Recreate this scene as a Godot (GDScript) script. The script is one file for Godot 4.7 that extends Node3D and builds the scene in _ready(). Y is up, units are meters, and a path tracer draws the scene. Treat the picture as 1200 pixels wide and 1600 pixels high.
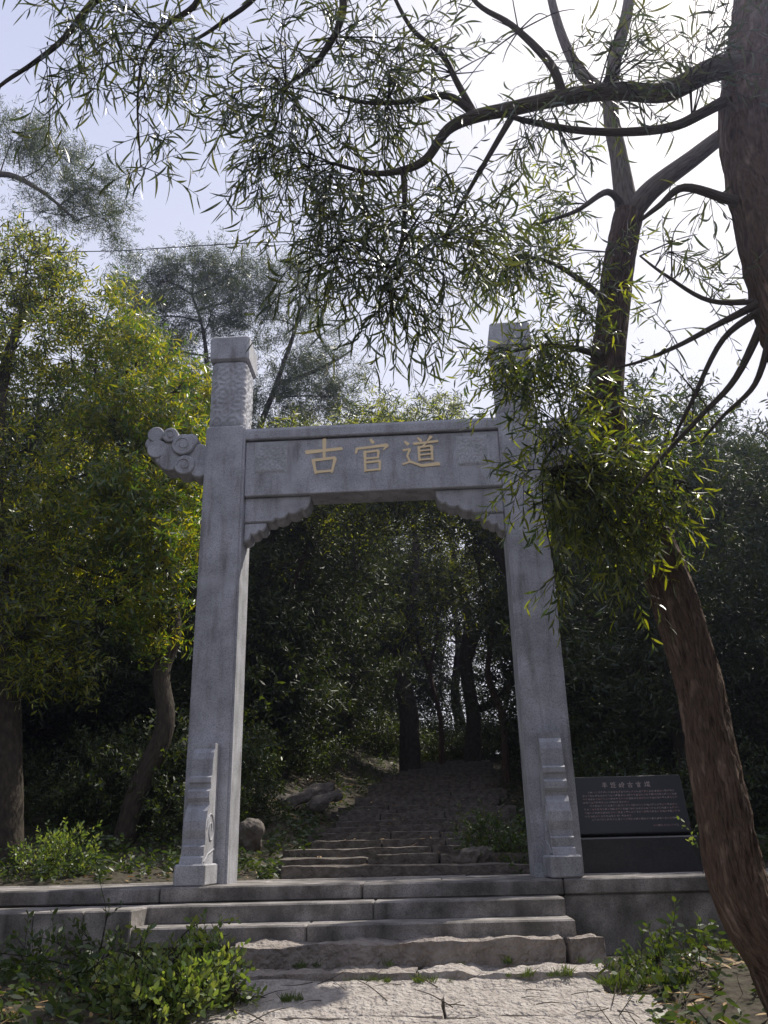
extends Node3D

# ---------------------------------------------------------------- helpers: geometry
class Geo:
	var v := PackedVector3Array()
	var n := PackedVector3Array()
	var uv := PackedVector2Array()
	var ix := PackedInt32Array()
	var shift := Vector3.ZERO                    # where in the noise a rough block is cut from

	func tri(a: Vector3, b: Vector3, c: Vector3) -> void:      # counter-clockwise seen from outside
		var k := v.size()
		var m := (b - a).cross(c - a).normalized()
		v.append_array([a, b, c]); n.append_array([m, m, m])
		uv.append_array([Vector2(a.x, a.y), Vector2(b.x, b.y), Vector2(c.x, c.y)])
		ix.append_array([k, k + 2, k + 1])

	func quad(a: Vector3, b: Vector3, c: Vector3, d: Vector3) -> void:
		var k := v.size()
		var m := (c - a).cross(d - b).normalized()
		v.append_array([a, b, c, d]); n.append_array([m, m, m, m])
		uv.append_array([Vector2(0, 1), Vector2(1, 1), Vector2(1, 0), Vector2(0, 0)])
		ix.append_array([k, k + 2, k + 1, k, k + 3, k + 2])

	func cbox(c: Vector3, s: Vector3, b: float, basis := Basis()) -> void:    # box with chamfered edges
		var h := s / 2
		var ax := [Vector3.RIGHT, Vector3.UP, Vector3.BACK]
		for i in 3:
			var j := (i + 1) % 3
			var k := (i + 2) % 3
			for sg in [-1.0, 1.0]:
				var o: Vector3 = ax[i] * h[i] * sg
				var u: Vector3 = ax[j] * (h[j] - b)
				var w: Vector3 = ax[k] * (h[k] - b)
				var p := [o - u - w, o + u - w, o + u + w, o - u + w]
				if sg < 0: p.reverse()
				quad(c + basis * p[0], c + basis * p[1], c + basis * p[2], c + basis * p[3])
			for sj in [-1.0, 1.0]:
				for sk in [-1.0, 1.0]:
					var l: Vector3 = ax[i] * (h[i] - b)
					var e1: Vector3 = ax[j] * h[j] * sj + ax[k] * (h[k] - b) * sk
					var e2: Vector3 = ax[j] * (h[j] - b) * sj + ax[k] * h[k] * sk
					var q := [e1 - l, e1 + l, e2 + l, e2 - l]
					if (Vector3(q[1] - q[0]).cross(q[2] - q[0])).dot(e1 + e2) < 0: q.reverse()
					quad(c + basis * q[0], c + basis * q[1], c + basis * q[2], c + basis * q[3])
		for sx in [-1.0, 1.0]:
			for sy in [-1.0, 1.0]:
				for sz in [-1.0, 1.0]:
					var g := Vector3(sx, sy, sz)
					var a := g * (h - Vector3(0, b, b))
					var d := g * (h - Vector3(b, 0, b))
					var e := g * (h - Vector3(b, b, 0))
					if (d - a).cross(e - a).dot(g) < 0:
						var t := d; d = e; e = t
					tri(c + basis * a, c + basis * d, c + basis * e)

	func stone(c: Vector3, s: Vector3, r: float, seg: Vector3i, nz: FastNoiseLite, amp: float, basis := Basis()) -> void:   # rough block, to be committed smooth
		var h := s / 2
		var ax := [Vector3.RIGHT, Vector3.UP, Vector3.BACK]
		for i in 3:
			var j := (i + 1) % 3
			var k := (i + 2) % 3
			for sg in [-1.0, 1.0]:
				var first := v.size()
				var nj: int = seg[j]
				var nk: int = seg[k]
				for b in nk + 1:
					for a in nj + 1:
						var p: Vector3 = ax[i] * h[i] * sg + ax[j] * h[j] * (2.0 * a / nj - 1.0) + ax[k] * h[k] * (2.0 * b / nk - 1.0)
						var inn := p.clamp(-(h - Vector3.ONE * r), h - Vector3.ONE * r)
						var out := (p - inn).normalized()
						p = inn + out * r
						var w := p + shift
						var d := nz.get_noise_3dv(w) + 0.5 * nz.get_noise_3dv(w * 3.3 + Vector3(7, 3, 1)) + 0.25 * nz.get_noise_3dv(w * 9.0)
						p += out * d * amp
						v.append(basis * p + c); n.append(basis * out); uv.append(Vector2(p.x, p.z))
				for b in nk:
					for a in nj:
						var q := first + b * (nj + 1) + a
						if sg > 0: ix.append_array([q, q + nj + 2, q + 1, q, q + nj + 1, q + nj + 2])
						else: ix.append_array([q, q + 1, q + nj + 2, q, q + nj + 2, q + nj + 1])

	func extrude(poly: PackedVector2Array, xf: Transform3D, depth: float, bevel := 0.0) -> void:   # front face at z = 0, back at -depth
		var p := poly.duplicate()
		if Geometry2D.is_polygon_clockwise(p): p.reverse()
		var cnt := p.size()
		var f := p.duplicate()
		if bevel > 0.0:
			for i in cnt:
				var e1 := (p[i] - p[(i + cnt - 1) % cnt]).normalized()
				var e2 := (p[(i + 1) % cnt] - p[i]).normalized()
				var m := (e1.orthogonal() + e2.orthogonal())
				m = -m.normalized() / maxf(0.5, sqrt((1.0 + e1.dot(e2)) / 2.0))
				f[i] = p[i] + m * bevel
		var t := Geometry2D.triangulate_polygon(f)
		for i in range(0, t.size(), 3):
			var a := f[t[i]]; var b := f[t[i + 1]]; var c := f[t[i + 2]]
			if (b - a).cross(c - a) < 0:
				var q := b; b = c; c = q
			tri(xf * Vector3(a.x, a.y, 0), xf * Vector3(b.x, b.y, 0), xf * Vector3(c.x, c.y, 0))
			tri(xf * Vector3(a.x, a.y, -depth), xf * Vector3(c.x, c.y, -depth), xf * Vector3(b.x, b.y, -depth))
		for i in cnt:
			var j := (i + 1) % cnt
			if bevel > 0.0:
				quad(xf * Vector3(f[i].x, f[i].y, 0), xf * Vector3(p[i].x, p[i].y, -bevel), xf * Vector3(p[j].x, p[j].y, -bevel), xf * Vector3(f[j].x, f[j].y, 0))
			quad(xf * Vector3(p[i].x, p[i].y, -bevel), xf * Vector3(p[i].x, p[i].y, -depth), xf * Vector3(p[j].x, p[j].y, -depth), xf * Vector3(p[j].x, p[j].y, -bevel))

	func tube(pts: PackedVector3Array, rad: PackedFloat32Array, sides: int, nz: FastNoiseLite = null, amp := 0.0) -> void:
		var first := v.size()
		var side := Vector3.RIGHT
		var along := 0.0
		for i in pts.size():
			var t := (pts[mini(i + 1, pts.size() - 1)] - pts[maxi(i - 1, 0)]).normalized()
			side = (side - t * side.dot(t))
			if side.length() < 0.01: side = t.cross(Vector3(0.3, 0.2, 0.9))
			side = side.normalized()
			var up := t.cross(side)
			if i > 0: along += pts[i].distance_to(pts[i - 1])
			for s in sides + 1:
				var a := TAU * (s % sides) / sides
				var d := side * cos(a) + up * sin(a)
				var r := rad[i]
				if nz:
					var q := Vector3(cos(a), sin(a), 0) * 1.6 + Vector3(0, 0, along * 0.55 + rad[0] * 31.0)
					r *= 1.0 + amp * (nz.get_noise_3dv(q) + 0.5 * nz.get_noise_3dv(q * Vector3(3, 3, 1.4)))
					if sides > 30:               # a near trunk: furrows that run along the grain
						var f := nz.get_noise_3dv(Vector3(cos(a) * 7.0, sin(a) * 7.0, along * 1.3 + 4.0 * nz.get_noise_1d(along * 2.0)))
						r *= 1.0 - 0.10 * maxf(0.0, 1.0 - absf(f) * 6.0)
				v.append(pts[i] + d * r); n.append(d); uv.append(Vector2(float(s) / sides, along))
		for i in pts.size() - 1:
			for s in sides:
				var q := first + i * (sides + 1) + s
				ix.append_array([q, q + sides + 1, q + sides + 2, q, q + sides + 2, q + 1])

	func commit(smooth := false, crisp := false) -> ArrayMesh:    # crisp: smooth within each face of a block, sharp at its edges
		if crisp:
			n.fill(Vector3.ZERO)
			for i in range(0, ix.size(), 3):
				var m := (v[ix[i + 2]] - v[ix[i]]).cross(v[ix[i + 1]] - v[ix[i]])
				for k in 3: n[ix[i + k]] += m
			for i in n.size(): n[i] = n[i].normalized()
		if smooth:
			var sum := {}
			for i in range(0, ix.size(), 3):
				var a := v[ix[i]]; var b := v[ix[i + 1]]; var c := v[ix[i + 2]]
				var m := (c - a).cross(b - a)
				for p in [a, b, c]:
					var key := Vector3i((p * 5000.0).round())
					sum[key] = sum.get(key, Vector3.ZERO) + m
			for i in v.size():
				var s: Vector3 = sum.get(Vector3i((v[i] * 5000.0).round()), n[i])
				if s.length() > 0.0: n[i] = s.normalized()
		var arr := []
		arr.resize(Mesh.ARRAY_MAX)
		arr[Mesh.ARRAY_VERTEX] = v; arr[Mesh.ARRAY_NORMAL] = n; arr[Mesh.ARRAY_TEX_UV] = uv; arr[Mesh.ARRAY_INDEX] = ix
		var m := ArrayMesh.new()
		m.add_surface_from_arrays(Mesh.PRIMITIVE_TRIANGLES, arr)
		return m


var rng := RandomNumberGenerator.new()
var names := {}
var eye := Transform3D()
var M := {}                                      # materials

func numbered(called: String, parent: Node) -> String:
	var key := "%d/%s" % [parent.get_instance_id(), called]
	names[key] = names.get(key, -1) + 1
	return called if names[key] == 0 else "%s_%03d" % [called, names[key]]

func tag(o: Node, label: String, category: String, group := "") -> Node:
	if label: o.set_meta("label", label)
	if category: o.set_meta("category", category)
	if group: o.set_meta("group", group)
	return o

func thing(called: String, label: String, category: String, at := Vector3.ZERO, group := "") -> Node3D:
	var o := Node3D.new()
	o.name = numbered(called, self)
	o.position = at
	add_child(o)
	tag(o, label, category, group)
	return o

func part(called: String, mesh: Mesh, mat: Material, parent: Node = self, at := Vector3.ZERO) -> MeshInstance3D:
	var o := MeshInstance3D.new()
	o.name = numbered(called, parent)
	o.mesh = mesh
	if mat: o.material_override = mat
	o.position = at
	parent.add_child(o)
	return o

func copy_of(root: Node3D, called: String, label: String, at: Vector3, turn: float, size := 1.0, group := "") -> Node3D:
	var c: Node3D = root.duplicate()
	c.name = numbered(called, self)
	add_child(c)
	c.position = at
	c.rotation.y = turn
	c.scale = Vector3.ONE * size
	c.set_meta("label", label)
	if group: c.set_meta("group", group)
	return c

func scatter(called: String, mesh: Mesh, mat: Material, places: Array, parent: Node) -> MultiMeshInstance3D:
	var mm := MultiMesh.new()
	mm.transform_format = MultiMesh.TRANSFORM_3D
	mm.mesh = mesh
	mm.instance_count = places.size()
	var buf := PackedFloat32Array()
	buf.resize(places.size() * 12)
	var k := 0
	for t: Transform3D in places:
		var b := t.basis
		var o := t.origin
		buf[k] = b.x.x; buf[k + 1] = b.y.x; buf[k + 2] = b.z.x; buf[k + 3] = o.x
		buf[k + 4] = b.x.y; buf[k + 5] = b.y.y; buf[k + 6] = b.z.y; buf[k + 7] = o.y
		buf[k + 8] = b.x.z; buf[k + 9] = b.y.z; buf[k + 10] = b.z.z; buf[k + 11] = o.z
		k += 12
	mm.buffer = buf
	var o := MultiMeshInstance3D.new()
	o.name = numbered(called, parent)
	o.multimesh = mm
	if mat: o.material_override = mat
	o.set_meta("kind", "stuff")
	parent.add_child(o)
	return o

func noise(freq: float, sd: int, kind := FastNoiseLite.TYPE_SIMPLEX_SMOOTH, oct := 3) -> FastNoiseLite:
	var z := FastNoiseLite.new()
	z.noise_type = kind
	z.frequency = freq
	z.seed = sd
	z.fractal_octaves = oct
	return z

func rv() -> Vector3:                            # a random unit vector
	while true:
		var q := Vector3(rng.randf_range(-1, 1), rng.randf_range(-1, 1), rng.randf_range(-1, 1))
		if q.length() > 0.05 and q.length() < 1.0: return q.normalized()
	return Vector3.UP

func look(along: Vector3, up: Vector3) -> Basis: # y runs along, z roughly up
	var y := along.normalized()
	var x := y.cross(up)
	if x.length() < 0.01: x = y.cross(Vector3(0.31, 0.7, 0.2))
	x = x.normalized()
	return Basis(x, y, x.cross(y))

func bend(pts: PackedVector3Array, steps: int) -> PackedVector3Array:   # smooth curve through points
	var c := Curve3D.new()
	for i in pts.size():
		var t := (pts[mini(i + 1, pts.size() - 1)] - pts[maxi(i - 1, 0)]) / 6.0
		c.add_point(pts[i], -t, t)
	var out := PackedVector3Array()
	for i in pts.size() - 1:
		for k in steps:
			out.append(c.sample(i, float(k) / steps))
	out.append(pts[pts.size() - 1])
	return out

func spread(r: PackedFloat32Array, steps: int) -> PackedFloat32Array:
	var out := PackedFloat32Array()
	for i in r.size() - 1:
		for k in steps:
			out.append(lerpf(r[i], r[i + 1], float(k) / steps))
	out.append(r[r.size() - 1])
	return out

# ---------------------------------------------------------------- helpers: materials
func shade(hex_r: float, g: float, b: float) -> Color:      # real-world linear albedo -> colour
	return Color(hex_r, g, b).linear_to_srgb()

func plain(c: Color, rough := 0.8, spec := 0.5) -> StandardMaterial3D:
	var m := StandardMaterial3D.new()
	m.albedo_color = c
	m.roughness = rough
	m.metallic_specular = spec
	return m

func leaf_mat(c: Color, through: Color, rough := 0.42) -> StandardMaterial3D:
	var m := plain(c, rough, 0.5)
	m.cull_mode = BaseMaterial3D.CULL_DISABLED
	m.backlight_enabled = true
	m.backlight = through
	return m

func mottled(size: int, cells: float, stops: Array, sd: int, stain := 0.0) -> ImageTexture:   # mineral grains with soft staining
	var z := noise(cells, sd, FastNoiseLite.TYPE_CELLULAR, 1)
	z.fractal_type = FastNoiseLite.FRACTAL_NONE
	z.cellular_return_type = FastNoiseLite.RETURN_CELL_VALUE
	var a := z.get_seamless_image(size, size, false, false, 0.1, false)
	var s := noise(4.0 / size, sd + 5, FastNoiseLite.TYPE_SIMPLEX_SMOOTH, 5).get_seamless_image(size, size)
	a.convert(Image.FORMAT_L8); s.convert(Image.FORMAT_L8)
	var ab := a.get_data(); var sb := s.get_data()
	var out := PackedByteArray()
	out.resize(size * size * 3)
	for i in size * size:
		var t := (ab[i] * 73 % 256) / 256.0
		var c: Color = stops[int(t * stops.size())]
		var f := 1.0 + stain * (sb[i] / 127.5 - 1.0)
		out[i * 3] = clampi(int(c.r * 255 * f), 0, 255)
		out[i * 3 + 1] = clampi(int(c.g * 255 * f), 0, 255)
		out[i * 3 + 2] = clampi(int(c.b * 255 * f * (0.97 + 0.03 * f)), 0, 255)
	return ImageTexture.create_from_image(Image.create_from_data(size, size, false, Image.FORMAT_RGB8, out))

func clouded(size: int, freq: float, c: Array, sd: int, oct := 5, kind := FastNoiseLite.TYPE_SIMPLEX_SMOOTH) -> ImageTexture:
	var s := noise(freq, sd, kind, oct).get_seamless_image(size, size)
	s.convert(Image.FORMAT_L8)
	var sb := s.get_data()
	var out := PackedByteArray()
	out.resize(size * size * 3)
	for i in size * size:
		var t := sb[i] / 255.0 * (c.size() - 1)
		var k := mini(int(t), c.size() - 2)
		var q: Color = Color(c[k]).lerp(c[k + 1], t - k)
		out[i * 3] = int(q.r * 255); out[i * 3 + 1] = int(q.g * 255); out[i * 3 + 2] = int(q.b * 255)
	return ImageTexture.create_from_image(Image.create_from_data(size, size, false, Image.FORMAT_RGB8, out))

func triplanar(tex: Texture2D, tile: float, rough: float, bump: Texture2D = null, bump_cm := 0.0) -> StandardMaterial3D:
	var m := StandardMaterial3D.new()
	m.albedo_texture = tex
	m.roughness = rough
	m.uv1_triplanar = true
	m.uv1_world_triplanar = true
	m.uv1_scale = Vector3.ONE / tile
	if bump:
		m.heightmap_enabled = true
		m.heightmap_texture = bump
		m.heightmap_scale = bump_cm
	return m

func streaked(m: StandardMaterial3D, tex: Texture2D) -> StandardMaterial3D:   # rain streaks and dirt over a stone
	m.detail_enabled = true
	m.detail_blend_mode = BaseMaterial3D.BLEND_MODE_MUL
	m.detail_uv_layer = BaseMaterial3D.DETAIL_UV_2
	m.detail_albedo = tex
	m.uv2_triplanar = true
	m.uv2_world_triplanar = true
	m.uv2_scale = Vector3(0.8, 0.11, 0.8)
	return m

func bark_mat(tex: Texture2D, bump: Texture2D, cm: float, around := 2.0, along := 0.9) -> StandardMaterial3D:
	var m := StandardMaterial3D.new()
	m.albedo_texture = tex
	m.roughness = 0.9
	m.metallic_specular = 0.3
	m.uv1_scale = Vector3(around, along, 1)
	m.heightmap_enabled = true
	m.heightmap_texture = bump
	m.heightmap_scale = cm
	return m

# ---------------------------------------------------------------- helpers: plants
func leaf_into(g: Geo, at: Vector3, b: Basis, length: float, width: float, curl: float, segs := 3) -> void:   # sickle leaf: y along, x across, z its face
	var k := g.v.size()
	var prev := PackedVector3Array()
	for i in segs + 1:
		var t := float(i) / segs
		var w := width * 0.5 * pow(sin(PI * clampf(t * 0.96 + 0.02, 0, 1)), 0.75)
		var p := Vector3(curl * length * (t * t), length * t, -0.12 * length * t * t)
		g.v.append(at + b * (p - Vector3(w, 0, 0))); g.v.append(at + b * (p + Vector3(w, 0, 0.12 * w)))
		g.n.append(b.z); g.n.append(b.z)
		g.uv.append(Vector2(0, t)); g.uv.append(Vector2(1, t))
	for i in segs:
		var q := k + i * 2
		g.ix.append_array([q, q + 2, q + 1, q + 1, q + 2, q + 3])

func one_leaf(length: float, width: float, curl: float, segs: int) -> ArrayMesh:
	var g := Geo.new()
	leaf_into(g, Vector3.ZERO, Basis(), length, width, curl, segs)
	return g.commit(true)

func spray(length: float, count: int, leaf: float, width: float, mats: Array, sd: int, open := 0.75, segs := 3) -> ArrayMesh:   # a twig with its leaves
	var r := RandomNumberGenerator.new()
	r.seed = sd
	var gs := []
	for m in mats: gs.append(Geo.new())
	for i in count:
		var t := (i + 0.5) / count
		var p := Vector3(0.06 * sin(t * 3.0) * length, t * length, -0.15 * length * t * t)
		var a := i * 2.4 + r.randf_range(-0.5, 0.5)
		var out := Vector3(cos(a), 0, sin(a))
		var dir := (Vector3.UP * (1.0 - open) + out * open + Vector3(r.randf_range(-.3, .3), r.randf_range(-.3, .3), r.randf_range(-.3, .3))).normalized()
		var g: Geo = gs[r.randi() % gs.size()]
		leaf_into(g, p, look(dir, Vector3(r.randf_range(-1, 1), r.randf_range(-1, 1), r.randf_range(-1, 1))), leaf * r.randf_range(0.7, 1.2), width * r.randf_range(0.8, 1.2), r.randf_range(-0.25, 0.25), segs)
	var mesh := ArrayMesh.new()
	for i in gs.size():
		var g: Geo = gs[i]
		if g.v.is_empty(): continue
		var arr := []
		arr.resize(Mesh.ARRAY_MAX)
		arr[Mesh.ARRAY_VERTEX] = g.v; arr[Mesh.ARRAY_NORMAL] = g.n; arr[Mesh.ARRAY_TEX_UV] = g.uv; arr[Mesh.ARRAY_INDEX] = g.ix
		mesh.add_surface_from_arrays(Mesh.PRIMITIVE_TRIANGLES, arr)
		mesh.surface_set_material(mesh.get_surface_count() - 1, mats[i])
	return mesh

# A tree: trunk polyline, limbs to each clump, a crown of sprays. clumps: [centre, radius, sprays, squash]
func tree(o: Node3D, trunk: PackedVector3Array, rad: PackedFloat32Array, clumps: Array, sprig: Mesh, bark: Material, size := 1.0, limbs: Array = [], limb_r := 0.03) -> void:
	var g := Geo.new()
	g.tube(bend(trunk, 5), spread(rad, 5), 12, noise(0.9, 5), 0.16)
	part("trunk", g.commit(), bark, o)
	var nodes: Array[Vector3] = []
	var tp := bend(trunk, 4)
	for p in tp: nodes.append(p)
	for l in limbs:
		var lg := Geo.new()
		var lp := bend(PackedVector3Array(l[0]), 5)
		lg.tube(lp, spread(PackedFloat32Array(l[1]), 5), 7, noise(0.9, 5), 0.12)
		part("limb", lg.commit(), bark, o)
		for p in lp: nodes.append(p)
	var places := []
	var tw := Geo.new()
	for c in clumps:
		var cen: Vector3 = c[0]
		var rr: float = c[1]
		var sq: float = c[3] if c.size() > 3 else 0.75
		var best := nodes[0]
		var bd := 1e9
		for p in nodes:
			var d := p.distance_to(cen) + maxf(0.0, p.y - cen.y + 0.2 * rr) * 2.5
			if d < bd: bd = d; best = p
		var mid := best.lerp(cen, 0.5) + rv() * 0.12 * bd
		var br := clampf(limb_r * (0.5 + bd * 0.3), 0.012, rad[0] * 0.55)
		var lg := Geo.new()
		lg.tube(bend(PackedVector3Array([best, mid, cen]), 5), spread(PackedFloat32Array([br, br * 0.75, br * 0.45]), 5), 6, noise(0.9, 9), 0.1)
		part("limb", lg.commit(), bark, o)
		var tips: Array[Vector3] = []
		for k in 7:
			var d := rv()
			var tip := cen + Vector3(d.x, d.y * sq, d.z) * rr * rng.randf_range(0.6, 0.95)
			tw.tube(bend(PackedVector3Array([cen.lerp(mid, rng.randf_range(0, 0.5)), cen.lerp(tip, 0.5) + rv() * rr * 0.1, tip]), 3), spread(PackedFloat32Array([br * 0.45, br * 0.3, br * 0.12]), 3), 4)
			tips.append(tip)
		for k in int(c[2]):
			var d := rv()
			var p := cen + Vector3(d.x, d.y * sq, d.z) * rr * pow(rng.randf(), 0.4)
			if rng.randf() < 0.55:
				p = p.lerp(tips[rng.randi() % tips.size()] + rv() * rr * 0.22, 0.75)
			var dir := ((p - cen).normalized() * 0.8 + rv() * 0.8 + Vector3.DOWN * 0.25).normalized()
			var s := size * rng.randf_range(0.7, 1.25)
			places.append(Transform3D(look(dir, rv()).scaled(Vector3.ONE * s), p))
	var twigs := part("twigs", tw.commit(), bark, o)
	twigs.set_meta("kind", "stuff")
	scatter("crown", sprig, null, places, o)

# Leaves one can tell apart on the trees and shrubs in front: every leaf is placed; the largest in view become parts, the rest one part
func grow(o: Node3D, skeleton: Array, clumps: Array, meshes: Array, mats: Array, bark: Material, leaf_gap := 0.028, twig_len := 0.34, most := 300, droop := 0.35, thin := 1.0) -> void:
	var tw := Geo.new()
	var leaves := []
	for c in clumps:
		var cen: Vector3 = c[0]
		var ax: Vector3 = c[1]
		var best: Vector3 = skeleton[0]
		var bd := 1e9
		for p: Vector3 in skeleton:
			var d := p.distance_to(cen)
			if d < bd: bd = d; best = p
		for b in maxi(1, roundi(c[2] * thin)):
			var d := rv() * pow(rng.randf(), 0.34) * 1.08
			var tip := cen + Vector3(d.x * ax.x, d.y * ax.y, d.z * ax.z)
			var start: Vector3 = best if rng.randf() < 0.25 else skeleton[rng.randi() % skeleton.size()]
			if start.distance_to(cen) > bd * 1.6 + 0.1: start = best
			var mid := start.lerp(tip, 0.55) + rv() * 0.10 * start.distance_to(tip) + Vector3.UP * 0.12 * start.distance_to(tip)
			var bp := bend(PackedVector3Array([start, mid, tip]), 6)
			var r0 := clampf(0.0028 + 0.0035 * start.distance_to(tip), 0.003, 0.008)
			tw.tube(bp, spread(PackedFloat32Array([r0, r0 * 0.7, r0 * 0.35]), 6), 5)
			var blen := start.distance_to(tip)
			for k in int(c[3]):
				var at := bp[clampi(int(bp.size() * (1.0 - pow(rng.randf(), 1.4) * minf(0.8, 0.55 / maxf(blen, 0.3)))), 1, bp.size() - 1)]
				var dir := ((bp[bp.size() - 1] - bp[bp.size() - 4]).normalized() * 0.5 + rv() * 0.9 + Vector3.DOWN * droop).normalized()
				var l := twig_len * rng.randf_range(0.55, 1.2)
				var e := at + dir * l + Vector3.DOWN * droop * 0.4 * l
				var tp := bend(PackedVector3Array([at, at + dir * l * 0.55, e]), 4)
				tw.tube(tp, spread(PackedFloat32Array([0.0022, 0.0016, 0.0009]), 4), 3)
				var cnt := int(l * 0.85 / leaf_gap)
				var a0 := rng.randf() * TAU
				for q in cnt:
					var t := 0.15 + 0.85 * (q + 0.5) / cnt
					var f := t * (tp.size() - 1)
					var i := mini(int(f), tp.size() - 2)
					var p := tp[i].lerp(tp[i + 1], f - i)
					var axis := (tp[i + 1] - tp[i]).normalized()
					var out := look(axis, Vector3.UP) * Vector3(cos(a0 + q * 2.5), 0, sin(a0 + q * 2.5))
					var ld := (axis * 0.65 + out * 0.75 + Vector3.DOWN * droop * 0.9 + rv() * 0.2).normalized()
					leaves.append(Transform3D(look(ld, rv() + out * 0.5).scaled(Vector3.ONE * rng.randf_range(0.65, 1.2)), p))
	var tws := part("twigs", tw.commit(), bark, o)
	tws.set_meta("kind", "stuff")
	var back := eye.affine_inverse()
	var ranked := []
	for i in leaves.size():
		var q: Vector3 = back * (leaves[i] as Transform3D).origin
		var seen := q.z < -0.3 and absf(q.x / q.z) < 0.46 and absf(q.y / q.z) < 0.61
		ranked.append([(-q.z if seen else 100.0 - q.z), i])
	ranked.sort_custom(func(a, b): return a[0] < b[0])
	var lots := {}
	for k in ranked.size():
		var t: Transform3D = leaves[ranked[k][1]]
		var mi := rng.randi() % meshes.size()
		var ma := rng.randi() % mats.size()
		if k < most:
			var lf := part("leaf", meshes[mi], mats[ma], o)
			lf.transform = t
		else:
			var key := mi * 10 + ma
			if not lots.has(key): lots[key] = []
			lots[key].append(t)
	for key in lots:
		scatter("foliage", meshes[key / 10], mats[key % 10], lots[key], o)

# ---------------------------------------------------------------- the place
func path_rise(z: float) -> float:               # height of the stone path: 0 on the platform, climbing behind it, falling towards the viewer
	if z > 1.3: return -0.50 - 0.17 * (z - 1.9) if z > 1.9 else -0.50
	if z > 0.3: return -0.50
	if z > -0.9: return -0.03
	if z > -18.0: return 0.165 * (-z - 0.9)
	return 0.165 * 17.1 - 0.10 * (-z - 18.0)

var lumps := noise(0.35, 11)
func path_mid(z: float) -> float:                # the path bends a little to the right as it climbs
	return 0.12 if z > -1.0 else 0.12 + 0.0032 * pow(-z - 1.0, 2.0) + 0.03 * (-z - 1.0)

func ground_at(x: float, z: float) -> float:
	var off := absf(x - path_mid(z)) - (0.2 if z < -0.9 else 0.0)
	var y := path_rise(z)
	if z < -0.9: y += (0.45 * smoothstep(1.1, 2.6, off) + 0.06 * maxf(0.0, off - 2.6)) * smoothstep(-1.5, -5.0, z) - 0.10 * (1.0 - smoothstep(0.9, 1.2, off))
	elif z > 1.0: y += 0.10 * smoothstep(1.2, 2.4, off) - 0.10 * (1.0 - smoothstep(1.0, 1.5, off))
	return y + lumps.get_noise_2d(x * 2.0, z * 2.0) * 0.12 * smoothstep(0.9, 1.8, off) * (smoothstep(-0.9, -2.2, z) if z < 0.45 else 1.0)

func lay_ground() -> void:
	var xs := PackedFloat32Array()
	var zs := PackedFloat32Array()
	var x := -60.0
	while x <= 60.0:
		xs.append(x); x += 0.3 if absf(x) < 7.0 else (1.0 if absf(x) < 14.0 else 4.0)
	var z := 24.0
	while z >= -70.0:
		zs.append(z); z -= 0.25 if z < 4.0 and z > -12.0 else (0.7 if z > -24.0 else 3.0)
	zs.append(0.36); zs.append(0.32); zs.append(-0.88); zs.append(-0.92)
	zs.sort()
	var g := Geo.new()
	var nx := xs.size()
	for b in zs.size():
		for a in nx:
			g.v.append(Vector3(xs[a], ground_at(xs[a], zs[b]), zs[b])); g.n.append(Vector3.UP); g.uv.append(Vector2(xs[a], zs[b]))
	for b in zs.size() - 1:
		for a in nx - 1:
			var q := b * nx + a
			g.ix.append_array([q, q + 1, q + nx + 1, q, q + nx + 1, q + nx])
	part("ground", g.commit(true), M.soil).set_meta("kind", "structure")

func relief(u: float, w: float, cell: float) -> float:       # rolling cloud scrolls, 0..1
	var best := 0.0
	for j in range(int(w / (cell * 0.62)) - 2, int(w / (cell * 0.62)) + 2):
		var i0 := roundi(u / cell - 0.5 * posmod(j, 2))
		for i in range(i0 - 1, i0 + 2):
			var k := sin(i * 12.9 + j * 78.2) * 0.18
			var c := Vector2((i + 0.5 * posmod(j, 2) + k) * cell, (j * 0.62 + 0.3 * k) * cell)
			var d := Vector2(u, w).distance_to(c) / (cell * (0.60 + 0.4 * absf(k)))
			if d < 1.0:
				var a := atan2(w - c.y, u - c.x)
				best = maxf(best, 0.5 + 0.22 * cos(d * 13.0 - a) - 0.35 * smoothstep(0.88, 1.0, d) + 0.06 * posmod(j, 3))
	return best

func carved_panel(w: float, h: float, deep: float, cell: float) -> ArrayMesh:   # faces +z, back at 0
	var g := Geo.new()
	var cols := int(w / 0.008)
	var rows := int(h / 0.008)
	for b in rows + 1:
		for a in cols + 1:
			var u := w * a / cols
			var t := h * b / rows
			var edge := minf(minf(u, w - u), minf(t, h - t))
			g.v.append(Vector3(u - w / 2, t - h / 2, deep * relief(u + 3.0, t + 2.0, cell) * smoothstep(0.0, 0.03, edge))); g.n.append(Vector3.BACK); g.uv.append(Vector2(u, t))
	for b in rows:
		for a in cols:
			var q := b * (cols + 1) + a
			g.ix.append_array([q, q + cols + 2, q + 1, q, q + cols + 1, q + cols + 2])
	return g.commit(true)

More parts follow.
